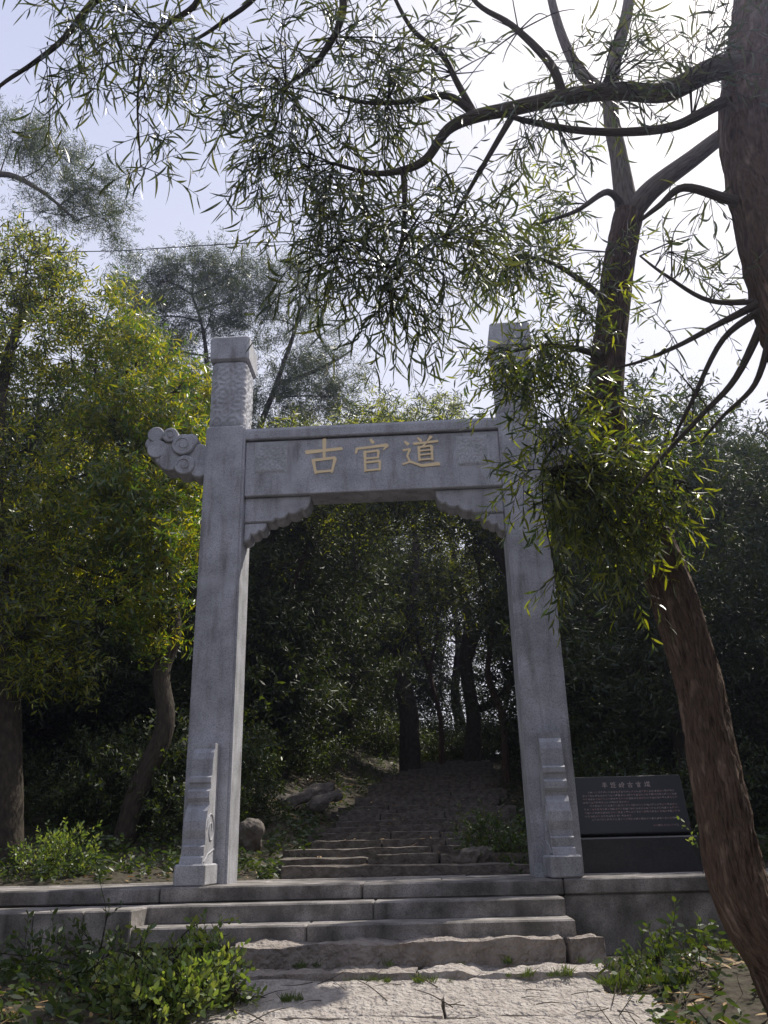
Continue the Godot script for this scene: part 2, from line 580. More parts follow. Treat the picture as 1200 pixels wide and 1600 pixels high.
func carved_drum(w: float, d: float, h: float) -> ArrayMesh:     # square column with round corners, its faces carved with cloud scrolls
	var g := Geo.new()
	var ring: Array = []
	var r := 0.05
	var run := 0.0
	for side in 4:
		var hw: float = [w, d, w, d][side] / 2 - r
		var off: float = [d, w, d, w][side] / 2
		var turn := Basis(Vector3.UP, side * PI / 2)
		for k in 25:
			ring.append([turn * Vector3(-hw + 2 * hw * k / 24.0, 0, off), turn * Vector3.BACK, run + 2 * hw * k / 24.0])
		run += 2 * hw
		for k in range(1, 6):
			var a := k / 6.0 * PI / 2
			ring.append([turn * Vector3(hw + r * sin(a), 0, off - r + r * cos(a)), turn * Vector3(sin(a), 0, cos(a)), run + r * a])
		run += r * PI / 2
	var cnt := ring.size()
	var rows := int(h / 0.011)
	for b in rows + 1:
		for a in cnt + 1:
			var q: Array = ring[a % cnt]
			var u: float = q[2] + (run if a == cnt else 0.0)
			var t := h * b / rows
			var e := 0.024 * relief(u + 5.0, t + 3.0, 0.17) * smoothstep(0.0, 0.05, minf(t, h - t))
			g.v.append(Vector3(q[0]) + Vector3(0, t, 0) + Vector3(q[1]) * (e - 0.008)); g.n.append(q[1]); g.uv.append(Vector2(u, t))
	for b in rows:
		for a in cnt:
			var q := b * (cnt + 1) + a
			g.ix.append_array([q, q + cnt + 2, q + 1, q, q + cnt + 1, q + cnt + 2])
	return g.commit(true)

func brush(g: Geo, box: Rect2, z: float, strokes: Array, deep: float) -> void:    # strokes [x0, y0, x1, y1, width0, width1] on a 100 x 100 square, y down
	for n in strokes.size():
		var s: Array = strokes[n]
		var a := Vector2(s[0], s[1]); var b := Vector2(s[2], s[3])
		var t := (b - a).normalized()
		var o := t.orthogonal()
		var w0: float = s[4] / 2.0; var w1: float = s[5] / 2.0
		var wm := (w0 + w1) * 0.42
		var m := (a + b) / 2
		var poly := PackedVector2Array([a + o * w0 * 0.6 - t * w0 * 0.5, a + o * w0 + t * w0 * 0.4, m + o * wm, b + o * w1 - t * w1 * 0.5, b + o * w1 * 0.35 + t * w1 * 0.4, b - o * w1 * 0.8 + t * w1 * 0.25, m - o * wm, a - o * w0 + t * w0 * 0.5, a - o * w0 * 0.75 - t * w0 * 0.2])
		var q := PackedVector2Array()
		for p in poly: q.append(Vector2(box.position.x + p.x / 100.0 * box.size.x, box.position.y - p.y / 100.0 * box.size.y))
		g.extrude(q, Transform3D(Basis(), Vector3(0, 0, z + 0.0005 * n)), deep)

const GU := [[3, 37, 97, 31, 11, 9], [51, 2, 50, 60, 11, 8], [22, 58, 29, 97, 9, 7], [22, 60, 79, 56, 8, 9], [79, 57, 70, 96, 9, 7], [30, 93, 72, 91, 7, 7]]
const GUAN := [[47, 1, 55, 12, 8, 12], [10, 26, 5, 42, 9, 6], [12, 28, 94, 21, 7, 11], [94, 22, 82, 36, 10, 3], [31, 37, 31, 99, 9, 7], [32, 40, 69, 37, 6, 8], [69, 38, 67, 60, 8, 6], [32, 60, 68, 58, 6, 6], [32, 72, 72, 69, 6, 8], [72, 70, 71, 97, 8, 6], [32, 96, 72, 94, 6, 6]]
const DAO := [[9, 12, 18, 22, 7, 11], [4, 40, 22, 37, 7, 7], [22, 38, 14, 58, 7, 6], [14, 58, 22, 78, 6, 6], [2, 84, 22, 77, 6, 7], [22, 77, 50, 91, 7, 9], [50, 91, 98, 88, 9, 13], [44, 2, 53, 13, 6, 9], [80, 0, 69, 14, 10, 5], [33, 21, 97, 16, 8, 8], [65, 19, 57, 31, 6, 5], [46, 31, 46, 76, 8, 7], [47, 33, 80, 30, 6, 7], [80, 31, 80, 76, 8, 7], [48, 45, 79, 43, 5, 5], [48, 58, 79, 56, 5, 5], [48, 73, 79, 72, 6, 6]]

func build_gate() -> void:
	var gate := thing("stone_gate", "grey granite memorial gate with gold inscription on its crossbeam", "gate")
	var w := 0.379
	var d := 0.404
	var notch := 0.022
	var q := PackedVector2Array()
	for s in [[-1, -1], [1, -1], [1, 1], [-1, 1]]:
		var c := Vector2(s[0] * w / 2, s[1] * d / 2)
		var ix := Vector2(-s[0] * notch, 0); var iy := Vector2(0, -s[1] * notch)
		if s[0] * s[1] > 0: q.append_array([c + iy, c + ix + iy, c + ix])
		else: q.append_array([c + ix, c + ix + iy, c + iy])
	for s in [-1.0, 1.0]:
		var cx: float = s * (1.2 + w / 2)
		var g := Geo.new()
		g.extrude(q, Transform3D(Basis(Vector3.RIGHT, Vector3.FORWARD, Vector3.UP), Vector3(cx, 4.03, -d / 2)), 4.035, 0.012)
		var p := part("pillar", g.commit(), M.granite, gate)
		part("carved_section", carved_drum(w - 0.045, d - 0.045, 0.74), M.granite, p, Vector3(cx, 4.02, -d / 2))
		var cg := Geo.new()
		cg.cbox(Vector3(cx, 4.898, -d / 2), Vector3(w + 0.012, 0.285, d + 0.012), 0.022)
		part("capstone", cg.commit(), M.granite, p)
		# cloud wing: overlapping round lobes cut from a slab
		var wing := Geo.new()
		var lobe := 0
		for l in [[Vector3(-2.099, 4.024, -0.130), 0.082, 1], [Vector3(-1.952, 4.002, -0.130), 0.078, 2], [Vector3(-2.130, 3.935, -0.130), 0.071, 0], [Vector3(-2.074, 3.863, -0.130), 0.097, 1], [Vector3(-1.957, 3.803, -0.130), 0.142, 0], [Vector3(-1.812, 3.884, -0.130), 0.110, 3], [Vector3(-1.746, 3.929, -0.130), 0.071, 2], [Vector3(-1.933, 3.734, -0.130), 0.110, 1], [Vector3(-1.785, 3.665, -0.130), 0.100, 3], [Vector3(-1.674, 3.775, -0.130), 0.129, 0], [Vector3(-1.647, 3.632, -0.130), 0.091, 1], [Vector3(-1.621, 3.718, -0.130), 0.091, 0]]:
			var c: Vector3 = l[0]
			var rr: float = l[1]
			var circle := PackedVector2Array()
			for k in 22: circle.append(Vector2(cos(k * TAU / 22), sin(k * TAU / 22)) * rr)
			lobe += 1
			var front: float = -0.11 + l[2] * 0.016 + lobe * 0.0013
			wing.extrude(circle, Transform3D(Basis(), Vector3(-s * c.x, c.y, front)), 0.17 + l[2] * 0.003 + lobe * 0.0029, 0.010)
			if l[2] > 1:
				var sp := PackedVector3Array()
				for k in 15: sp.append(Vector3(-s * c.x, c.y, front + 0.001) + Vector3(cos(k * 0.45) * s, sin(k * 0.45), 0) * rr * (0.72 - 0.035 * k))
				var rads := PackedFloat32Array(); rads.resize(15); rads.fill(0.007)
				wing.tube(sp, rads, 5)
		part("cloud_wing", wing.commit(), M.granite, gate)
		# bracket under the beam
		var prof := PackedVector2Array()
		for b in [[0, 0], [.62, 0], [.618, -.06], [.60, -.12], [.565, -.165], [.53, -.155], [.50, -.195], [.455, -.21], [.415, -.195], [.385, -.238], [.335, -.26], [.295, -.25], [.275, -.282], [0, -.282]]:
			prof.append(Vector2(-s * (1.2 - b[0]), 3.309 + b[1] * 0.88) if s > 0 else Vector2(-1.2 + b[0], 3.309 + b[1] * 0.88))
		if s > 0:
			for k in prof.size(): prof[k].x = absf(prof[k].x) if prof[k].x < 0 else prof[k].x
		var bg := Geo.new()
		bg.extrude(prof, Transform3D(Basis(), Vector3(0, 0, -0.095)), 0.21, 0.012)
		var br := part("bracket", bg.commit(), M.granite, gate)
		var low := PackedVector2Array()
		for b in [[0, -.285], [.245, -.285], [.24, -.34], [.21, -.388], [.17, -.38], [.145, -.418], [.105, -.432], [.085, -.42], [.068, -.475], [.035, -.50], [0, -.50]]:
			low.append(Vector2(s * (1.2 - b[0] * 0.86), 3.309 - 0.251 + (b[1] + 0.285) * 0.82))
		var lg := Geo.new()
		lg.extrude(low, Transform3D(Basis(), Vector3(0, 0, -0.105)), 0.19, 0.012)
		part("lower_scroll", lg.commit(), M.granite, br)
		# drum stone standing against the front of the pillar
		var side := PackedVector2Array()
		for b in [[0, .155], [.405, .155], [.385, .2], [.36, .21], [.36, .275], [.335, .285], [.325, .33], [.34, .39], [.335, .46], [.30, .53], [.258, .575], [.255, .60], [.278, .63], [.272, .68], [.238, .70], [.235, .735], [.255, .75], [.252, .785], [.215, .80], [.212, .86], [.205, .93], [.185, .98], [.155, 1.015], [.155, 1.06], [0, 1.06]]:
			side.append(Vector2(b[0], b[1]))
		var dx: float = s * 1.385
		var dg := Geo.new()
		dg.extrude(side, Transform3D(Basis(Vector3.BACK, Vector3.UP, Vector3.LEFT), Vector3(dx - 0.086, 0, 0.002)), 0.172, 0.0)
		var dr := part("drum_stone", dg.commit(), M.granite, gate)
		var base := Geo.new()
		base.cbox(Vector3(dx, 0.077, 0.216), Vector3(0.235, 0.154, 0.428), 0.012)
		part("base_block", base.commit(), M.granite, dr)
		for e in [-1.0, 1.0]:
			var scroll := Geo.new()
			var band := Geo.new()
			var pts := PackedVector3Array(); var rd := PackedFloat32Array()
			for k in 24:
				var a := k * 0.42
				pts.append(Vector3(dx + e * 0.086, 0.40 + sin(a) * (0.13 - 0.0045 * k), 0.19 + cos(a) * (0.12 - 0.0045 * k))); rd.append(0.008)
			scroll.tube(pts, rd, 5)
			band.tube(PackedVector3Array([Vector3(dx + e * 0.086, 0.26, 0.05), Vector3(dx + e * 0.086, 0.22, 0.25), Vector3(dx + e * 0.086, 0.165, 0.36)]), PackedFloat32Array([.008, .008, .008]), 5)
			part("scroll_carving", scroll.commit(), M.granite, dr)
			part("carved_band", band.commit(), M.granite, dr)
	# the beam with its cornice, inscription and carved ends
	var bm := Geo.new()
	bm.cbox(Vector3(0, 3.59, -0.2), Vector3(2.398, 0.562, 0.29), 0.008)
	var beam := part("beam", bm.commit(), M.granite, gate)
	var corn := PackedVector2Array()
	for b in [[-.375, 3.885], [-.032, 3.885], [-.026, 3.895], [-.024, 3.97], [-.034, 4.0], [-.06, 4.012], [-.34, 4.012], [-.368, 4.0], [-.376, 3.97]]: corn.append(Vector2(b[0], b[1]))
	var co := Geo.new()
	co.extrude(corn, Transform3D(Basis(Vector3.BACK, Vector3.UP, Vector3.LEFT), Vector3(-1.199, 0, 0)), 2.398, 0.0)
	part("cornice", co.commit(), M.granite, beam)
	for t in [[GU, Rect2(-0.633, 3.872, 0.366, 0.375)], [GUAN, Rect2(-0.167, 3.842, 0.338, 0.340)], [DAO, Rect2(0.284, 3.838, 0.354, 0.326)]]:
		var ch := Geo.new()
		brush(ch, t[1], -0.051, t[0], 0.010)
		part("inscription_character", ch.commit(), M.gold, beam)
	part("carved_panel", carved_panel(0.31, 0.33, 0.013, 0.115), M.granite_pale, beam, Vector3(-0.955, 3.70, -0.054))
	part("carved_panel", carved_panel(0.29, 0.31, 0.013, 0.115), M.granite_pale, beam, Vector3(0.94, 3.675, -0.054))

func build_platform() -> void:
	var pf := thing("granite_platform", "low granite platform under the gate with two long steps in front", "platform")
	var cuts := [-6.0, -4.6, -3.1, -1.589, -0.1, 1.352, 2.6, 4.1, 6.0]
	for k in cuts.size() - 1:
		var g := Geo.new()
		var dz: float = rng.randf_range(-0.006, 0.006)
		g.cbox(Vector3((cuts[k] + cuts[k + 1]) / 2, -0.0545 + rng.randf_range(-.003, .003), 0.225 + dz), Vector3(cuts[k + 1] - cuts[k] - 0.006, 0.105, 0.45), 0.010)
		part("kerb_block", g.commit(), M.granite_worn, pf)
	for r in 3:
		var x := -5.9 + 0.3 * r
		while x < 5.8:
			var wd := rng.randf_range(0.8, 1.2)
			var g := Geo.new()
			g.cbox(Vector3(x + wd / 2, -0.043 + rng.randf_range(-.004, .004), -0.17 - 0.33 * r), Vector3(wd - 0.008, 0.08, 0.322), 0.007)
			part("paving_slab", g.commit(), M.granite_worn, pf)
			x += wd
	for s in [[-1.66, 0.0, -0.170, 0.748, 0.36], [0.0, 1.312, -0.171, 0.75, 0.36], [-1.66, -0.42, -0.285, 1.052, 0.36], [-0.42, 1.325, -0.285, 1.05, 0.36]]:
		var g := Geo.new()
		g.cbox(Vector3((s[0] + s[1]) / 2, s[2], s[3] - s[4] / 2), Vector3(s[1] - s[0] - 0.004, 0.122, s[4]), 0.011)
		part("step_block", g.commit(), M.granite_worn, pf)
	for s in [[-1.62, 1.30, -0.33, 0.55, 0.50]]:                   # what the steps rest on
		var g := Geo.new()
		g.cbox(Vector3((s[0] + s[1]) / 2, -0.40, 0.5), Vector3(s[1] - s[0], 0.32, 0.8), 0.01)
		part("footing", g.commit(), M.granite_worn, pf)
	var wl := thing("wing_wall", "low grey granite wall left of the gate steps, its sunlit end beside the steps", "wall", Vector3.ZERO, "low walls beside the gate steps")
	for s in [[-6.0, -4.7], [-4.7, -3.45], [-3.45, -2.24], [-2.24, -1.90], [-1.90, -1.575]]:
		var g := Geo.new()
		g.cbox(Vector3((s[0] + s[1]) / 2, -0.452, 0.77), Vector3(s[1] - s[0] - 0.006, 0.68, 0.63), 0.010)
		part("wall_block", g.commit(), M.granite_worn, wl)
	var wr := thing("wing_wall", "low grey granite wall right of the gate steps, below the inscribed tablet", "wall", Vector3.ZERO, "low walls beside the gate steps")
	for s in [[1.345, 2.75], [2.75, 4.3], [4.3, 6.0]]:
		var g := Geo.new()
		g.cbox(Vector3((s[0] + s[1]) / 2, -0.46, 0.29), Vector3(s[1] - s[0] - 0.006, 0.698, 0.28), 0.010)
		part("wall_block", g.commit(), M.granite_worn, wr)

func slab_row(parent: Node, called: String, x0: float, x1: float, y: float, z0: float, z1: float, thick: float, count: int, nz: FastNoiseLite, amp: float, mats: Array, fine := 0.03, slope := 0.0) -> void:
	var cuts := [x0]
	for k in range(1, count): cuts.append(lerpf(x0, x1, (k + rng.randf_range(-0.25, 0.25)) / count))
	cuts.append(x1)
	for k in count:
		var l: float = cuts[k + 1] - cuts[k] - (0.008 if slope > 0.0 else 0.018)
		var g := Geo.new()
		g.shift = Vector3(rng.randf() * 50.0, rng.randf() * 50.0, 0)
		g.stone(Vector3.ZERO, Vector3(l, thick, z1 - z0), 0.009, Vector3i(clampi(int(l / fine), 4, 60), 4, clampi(int((z1 - z0) / fine), 4, 20)), nz, amp, Basis())
		var o := part(called, g.commit(false, true), mats[rng.randi() % mats.size()], parent, Vector3((cuts[k] + cuts[k + 1]) / 2, y - thick / 2 + rng.randf_range(-.012, .012), (z0 + z1) / 2))
		o.rotation = Vector3(slope + rng.randf_range(-.02, .02), rng.randf_range(-.015, .015), rng.randf_range(-.012, .012))

func build_paths() -> void:
	var nz := noise(2.2, 21, FastNoiseLite.TYPE_SIMPLEX_SMOOTH, 2)
	var p := Node3D.new()
	p.name = "path"; add_child(p); p.set_meta("kind", "structure")
	slab_row(p, "stone_step", -0.86, 1.22, -0.305, 0.98, 1.33, 0.20, 1, nz, 0.03, [M.rough_stone])
	slab_row(p, "stone_step", 1.23, 1.46, -0.315, 0.98, 1.31, 0.20, 1, nz, 0.03, [M.rough_stone])
	slab_row(p, "stone_step", -0.95, 1.40, -0.445, 1.22, 1.66, 0.14, 2, nz, 0.035, [M.rough_stone, M.rough_pale])
	var z := 1.60
	var y := -0.495
	for r in 9:
		var dz := rng.randf_range(0.30, 0.46)
		slab_row(p, "paving_stone", -1.05 - 0.05 * r + rng.randf_range(-.15, .15), 1.45 + 0.05 * r + rng.randf_range(-.15, .15), y, z, z + dz - 0.012, 0.16, 1 + (r % 2), nz, 0.02, [M.rough_pale], 0.022, 0.172)
		z += dz
		y = -0.475 - 0.175 * (z + 0.18 - 1.9) + rng.randf_range(-.012, .012)
	var up := Node3D.new()
	up.name = "hill_path"; add_child(up); up.set_meta("kind", "structure")
	for k in 26:
		var zz := -1.2 - 0.5 * k
		var mid := path_mid(zz)
		var half := 1.22 - 0.012 * k
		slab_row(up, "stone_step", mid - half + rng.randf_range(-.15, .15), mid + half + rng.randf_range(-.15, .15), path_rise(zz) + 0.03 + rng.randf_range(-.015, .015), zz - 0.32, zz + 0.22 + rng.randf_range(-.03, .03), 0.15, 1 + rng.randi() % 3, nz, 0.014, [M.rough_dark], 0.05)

func tablet_print() -> ImageTexture:             # rows of small cut characters, too small to read
	var im := Image.create(768, 400, false, Image.FORMAT_RGB8)
	im.fill(Color(0.20, 0.205, 0.22))
	var ink := [Color(0.62, 0.55, 0.55), Color(0.66, 0.60, 0.58), Color(0.60, 0.46, 0.44)]
	var ln := func(x0: float, y0: float, x1: float, y1: float, w: int, c: Color):
		var n := int(maxf(absf(x1 - x0), absf(y1 - y0))) + 1
		for k in n + 1:
			im.fill_rect(Rect2i(int(lerpf(x0, x1, float(k) / n)), int(lerpf(y0, y1, float(k) / n)), w, w), c)
	var title := [
		[[.3, 0, .4, .15], [.7, 0, .6, .15], [.15, .25, .85, .25], [.2, .45, .8, .45], [.05, .68, .95, .68], [.5, .25, .5, 1]],
		[[.1, .1, .4, .1], [.1, .1, .1, .4], [.4, .1, .4, .4], [.1, .4, .4, .4], [.25, .4, .25, .9], [.05, .95, .45, .85], [.5, .15, .95, .1], [.7, 0, .7, .45], [.5, .5, .95, .5], [.7, .5, .7, .95], [.5, .95, .95, .95]],
		[[.05, .4, .05, .9], [.2, .2, .2, .9], [.38, .4, .38, .9], [.05, .9, .38, .9], [.7, .05, .45, .4], [.7, .05, .98, .4], [.55, .5, .9, .5], [.9, .5, .7, .75], [.6, .75, .8, 1]],
		[[.02, .35, .98, .3], [.5, 0, .5, .6], [.2, .6, .25, 1], [.2, .6, .8, .6], [.8, .6, .75, 1], [.25, .95, .75, .95]],
		[[.5, 0, .55, .12], [.05, .25, .05, .4], [.05, .25, .95, .25], [.3, .4, .3, 1], [.3, .4, .7, .4], [.7, .4, .7, .6], [.3, .6, .7, .6], [.3, .75, .72, .75], [.72, .75, .72, 1], [.3, .97, .72, .97]],
		[[.08, .1, .2, .2], [.05, .4, .25, .4], [.2, .4, .15, .8], [0, .9, .25, .8], [.25, .8, 1, .95], [.4, .2, 1, .18], [.5, 0, .55, .15], [.85, 0, .75, .15], [.5, .32, .5, .8], [.85, .32, .85, .8], [.5, .32, .85, .32], [.5, .55, .85, .55], [.5, .78, .85, .78]]]
	for k in 6:
		for s in title[k]: ln.call(200 + k * 62 + s[0] * 40, 34 + s[1] * 40, 200 + k * 62 + s[2] * 40, 34 + s[3] * 40, 4, ink[1])
	for row in 11:
		var x := 92.0 if row in [0, 4, 8] else 48.0
		var stop := 716.0
		if row in [3, 7]: stop = 380.0
		if row == 9: continue
		if row == 10: x = 520.0; stop = 690.0
		while x < stop:
			var c: Color = ink[rng.randi() % 3] * rng.randf_range(0.7, 1.0)
			var y := 100.0 + row * 25
			for s in 6:
				if rng.randf() < 0.5: ln.call(x + 1, y + rng.randi() % 15, x + 13, y + rng.randi() % 15, 2, c)
				else:
					var vx := x + rng.randi() % 13
					ln.call(vx, y + rng.randi() % 6, vx + rng.randi_range(-3, 3), y + 8 + rng.randi() % 8, 2, c)
			x += 18.5
	return ImageTexture.create_from_image(im)

func build_tablet() -> void:
	var t := thing("stone_tablet", "dark stone tablet leaning back on a base, cut with rows of small characters", "tablet", Vector3(2.15, 0, -0.8))
	var b := Geo.new()
	b.cbox(Vector3(0, 0.125, -0.02), Vector3(1.0, 0.30, 0.44), 0.012)
	part("base", b.commit(), M.black_stone, t)
	var tilt := Basis(Vector3.RIGHT, -0.26)
	var p := Geo.new()
	p.cbox(Vector3(0, 0.53, 0.0), Vector3(0.955, 0.50, 0.09), 0.008, tilt)
	part("panel", p.commit(), M.black_stone, t)
	var f := Geo.new()
	var o := Vector3(0, 0.53, 0) + tilt * Vector3(0, 0, 0.0475)
	var u := tilt * Vector3(0, 0.235, 0)
	f.quad(o - Vector3(0.46, 0, 0) - u, o + Vector3(0.46, 0, 0) - u, o + Vector3(0.46, 0, 0) + u, o - Vector3(0.46, 0, 0) + u)
	var m := plain(Color.WHITE, 0.35)
	m.albedo_texture = tablet_print()
	part("inscription", f.commit(), m, t)

func boulder(called: String, label: String, cat: String, at: Vector3, size: Vector3, turn: Vector3, mat: Material, sd: int, group := "") -> void:
	var g := Geo.new()
	g.stone(Vector3.ZERO, size, minf(size.x, minf(size.y, size.z)) * 0.42, Vector3i(12, 8, 12), noise(2.6, sd, FastNoiseLite.TYPE_SIMPLEX_SMOOTH, 4), 0.07)
	var o := part(called, g.commit(true), mat, self, at)
	o.rotation = turn
	tag(o, label, cat, group)

func rooted(pts: Array) -> PackedVector3Array:   # the first point goes down into the ground
	var p := PackedVector3Array(pts)
	p.insert(0, Vector3(p[0].x, ground_at(p[0].x, p[0].z) - 0.25, p[0].z) if p[0].y > ground_at(p[0].x, p[0].z) else p[0] + Vector3(0, -0.3, 0))
	return p

func make_materials() -> void:
	var bump := noise_tex(256, 0.03, 31)
	var fine := noise_tex(256, 0.16, 32)
	M.granite = triplanar(mottled(1024, 0.30, [shade(.44, .445, .485), shade(.395, .40, .435), shade(.37, .375, .41), shade(.41, .415, .45), shade(.27, .273, .30), shade(.47, .475, .52), shade(.335, .34, .37), shade(.42, .425, .46)], 3, 0.13), 1.7, 0.75, fine, 0.12)
	var drip := clouded(512, 0.02, [Color(.74, .73, .71), Color(.93, .925, .92), Color(1, 1, 1), Color(1, 1, 1), Color(.97, .965, .96)], 15, 6)
	streaked(M.granite, drip)
	M.granite_pale = triplanar(mottled(512, 0.2, [shade(.42, .425, .45), shade(.37, .375, .40), shade(.47, .475, .50), shade(.40, .405, .43), shade(.31, .315, .335)], 4, 0.12), 1.1, 0.85, fine, 0.2)
	M.granite_worn = triplanar(mottled(1024, 0.3, [shade(.24, .222, .21), shade(.215, .20, .19), shade(.20, .185, .175), shade(.225, .21, .198), shade(.15, .14, .135), shade(.255, .24, .225), shade(.18, .168, .16)], 5, 0.42), 1.7, 0.85, fine, 0.25)
	streaked(M.granite_worn, drip)
	var grit := noise_tex(512, 0.035, 36)
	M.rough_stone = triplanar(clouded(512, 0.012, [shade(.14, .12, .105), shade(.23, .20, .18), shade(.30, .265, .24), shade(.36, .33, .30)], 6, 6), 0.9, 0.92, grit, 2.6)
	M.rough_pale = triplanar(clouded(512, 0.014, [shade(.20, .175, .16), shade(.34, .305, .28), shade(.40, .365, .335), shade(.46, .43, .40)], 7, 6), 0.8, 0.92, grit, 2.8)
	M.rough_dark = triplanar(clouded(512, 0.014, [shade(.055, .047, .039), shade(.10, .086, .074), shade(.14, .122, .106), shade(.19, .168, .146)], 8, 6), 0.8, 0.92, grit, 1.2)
	M.soil = triplanar(clouded(512, 0.02, [shade(.020, .016, .011), shade(.040, .032, .022), shade(.060, .047, .032), shade(.045, .045, .022), shade(.08, .062, .043)], 9, 6), 1.1, 0.95, bump, 3.0)
	M.black_stone = triplanar(mottled(256, 0.3, [shade(.035, .036, .04), shade(.03, .03, .034), shade(.045, .046, .05)], 10, 0.1), 0.6, 0.34)
	M.gold = plain(shade(.80, .62, .36), 0.45)
	M.gold.metallic = 0.1
	var bb := noise_tex(256, 0.05, 33)
	M.bark_brown = bark_mat(clouded(512, 0.009, [shade(.032, .022, .017), shade(.080, .053, .040), shade(.145, .098, .072), shade(.10, .072, .055), shade(.22, .155, .118), shade(.27, .205, .165)], 12, 7), bb, 2.6, 3.0, 0.8)
	M.bark_grey = bark_mat(clouded(512, 0.02, [shade(.07, .058, .045), shade(.12, .10, .08), shade(.17, .145, .12), shade(.13, .115, .10)], 13, 6), bb, 0.9, 2.0, 0.8)
	M.bark_dark = bark_mat(clouded(256, 0.03, [shade(.035, .03, .025), shade(.06, .05, .04), shade(.09, .075, .06)], 14, 5), bb, 0.8, 2.0, 1.0)
	M.wire = plain(shade(.03, .03, .032), 0.5)
	# leaves
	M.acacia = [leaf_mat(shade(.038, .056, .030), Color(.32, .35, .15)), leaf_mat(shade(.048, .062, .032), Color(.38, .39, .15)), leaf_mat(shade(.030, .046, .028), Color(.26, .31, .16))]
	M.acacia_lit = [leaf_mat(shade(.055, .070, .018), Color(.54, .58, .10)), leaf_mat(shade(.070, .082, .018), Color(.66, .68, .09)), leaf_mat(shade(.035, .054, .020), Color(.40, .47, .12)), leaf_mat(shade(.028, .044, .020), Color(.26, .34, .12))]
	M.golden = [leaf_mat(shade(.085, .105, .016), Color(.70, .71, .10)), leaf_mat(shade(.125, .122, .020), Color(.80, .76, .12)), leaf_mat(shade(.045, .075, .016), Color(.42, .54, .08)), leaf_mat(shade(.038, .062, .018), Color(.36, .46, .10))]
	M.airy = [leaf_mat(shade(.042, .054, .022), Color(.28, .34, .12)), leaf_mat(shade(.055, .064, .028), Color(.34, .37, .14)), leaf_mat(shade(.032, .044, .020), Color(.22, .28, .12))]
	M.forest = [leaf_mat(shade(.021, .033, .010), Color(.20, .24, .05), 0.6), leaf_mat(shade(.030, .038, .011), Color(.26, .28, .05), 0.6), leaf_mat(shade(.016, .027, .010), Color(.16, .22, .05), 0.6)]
	M.bush = [leaf_mat(shade(.085, .125, .040), Color(.54, .62, .20), 0.36), leaf_mat(shade(.115, .145, .055), Color(.62, .66, .24), 0.36), leaf_mat(shade(.055, .090, .030), Color(.44, .54, .16), 0.36)]
	M.weed = [leaf_mat(shade(.040, .066, .018), Color(.36, .42, .10), 0.45), leaf_mat(shade(.030, .052, .018), Color(.28, .36, .10), 0.45)]
	M.dry = leaf_mat(shade(.30, .20, .09), Color(.5, .36, .14), 0.7)

func noise_tex(size: int, freq: float, sd: int) -> ImageTexture:
	return ImageTexture.create_from_image(noise(freq, sd, FastNoiseLite.TYPE_SIMPLEX_SMOOTH, 4).get_seamless_image(size, size))

func _ready() -> void:
	rng.seed = 20240611
	# camera
	var cam := Camera3D.new()
	cam.name = "camera"
	cam.fov = 62.02
	cam.near = 0.05
	cam.far = 400.0
	cam.transform = Transform3D(Basis(Vector3.UP, 0.0476) * Basis(Vector3.RIGHT, 0.379) * Basis(Vector3.BACK, -0.025), Vector3(0.448, 0.2096, 7.1784))
	add_child(cam)
	eye = cam.transform
	# sky, exposure
	var we := WorldEnvironment.new()
	we.name = "environment"
	var env := Environment.new()
	env.background_mode = Environment.BG_SKY
	var sm := ProceduralSkyMaterial.new()
	sm.sky_top_color = Color(0.615, 0.655, 0.80)
	sm.sky_horizon_color = Color(0.985, 0.985, 1.0)
	sm.sky_curve = 0.6
	sm.sky_energy_multiplier = 1.08
	sm.ground_horizon_color = Color(0.45, 0.43, 0.40)
	sm.ground_bottom_color = Color(0.25, 0.23, 0.2)
	sm.sun_angle_max = 60.0
	sm.sun_curve = 0.45
	var sky := Sky.new()
	sky.sky_material = sm
	env.sky = sky
	env.tonemap_mode = Environment.TONE_MAPPER_LINEAR
	env.tonemap_exposure = 1.05
	env.volumetric_fog_enabled = true
	env.volumetric_fog_density = 0.0028
	env.volumetric_fog_anisotropy = 0.84
	env.volumetric_fog_albedo = Color(0.80, 0.83, 1.0)
	env.sdfgi_enabled = true
	env.ssao_enabled = true
	env.ssil_enabled = true
	we.environment = env
	add_child(we)
	# sun: high, behind the gate on the right
	var sun := DirectionalLight3D.new()
	sun.name = "sun"
	sun.light_energy = 1.6
	sun.light_color = Color(1.0, 0.97, 0.92)
	sun.light_angular_distance = 0.5
	sun.shadow_enabled = true
	add_child(sun)
	sun.look_at_from_position(Vector3(0.42, 0.82, -0.41) * 50.0, Vector3.ZERO)
	make_materials()
	lay_ground()
	build_paths()
	build_platform()
	build_gate()
	build_tablet()
	build_trees()
	build_small()

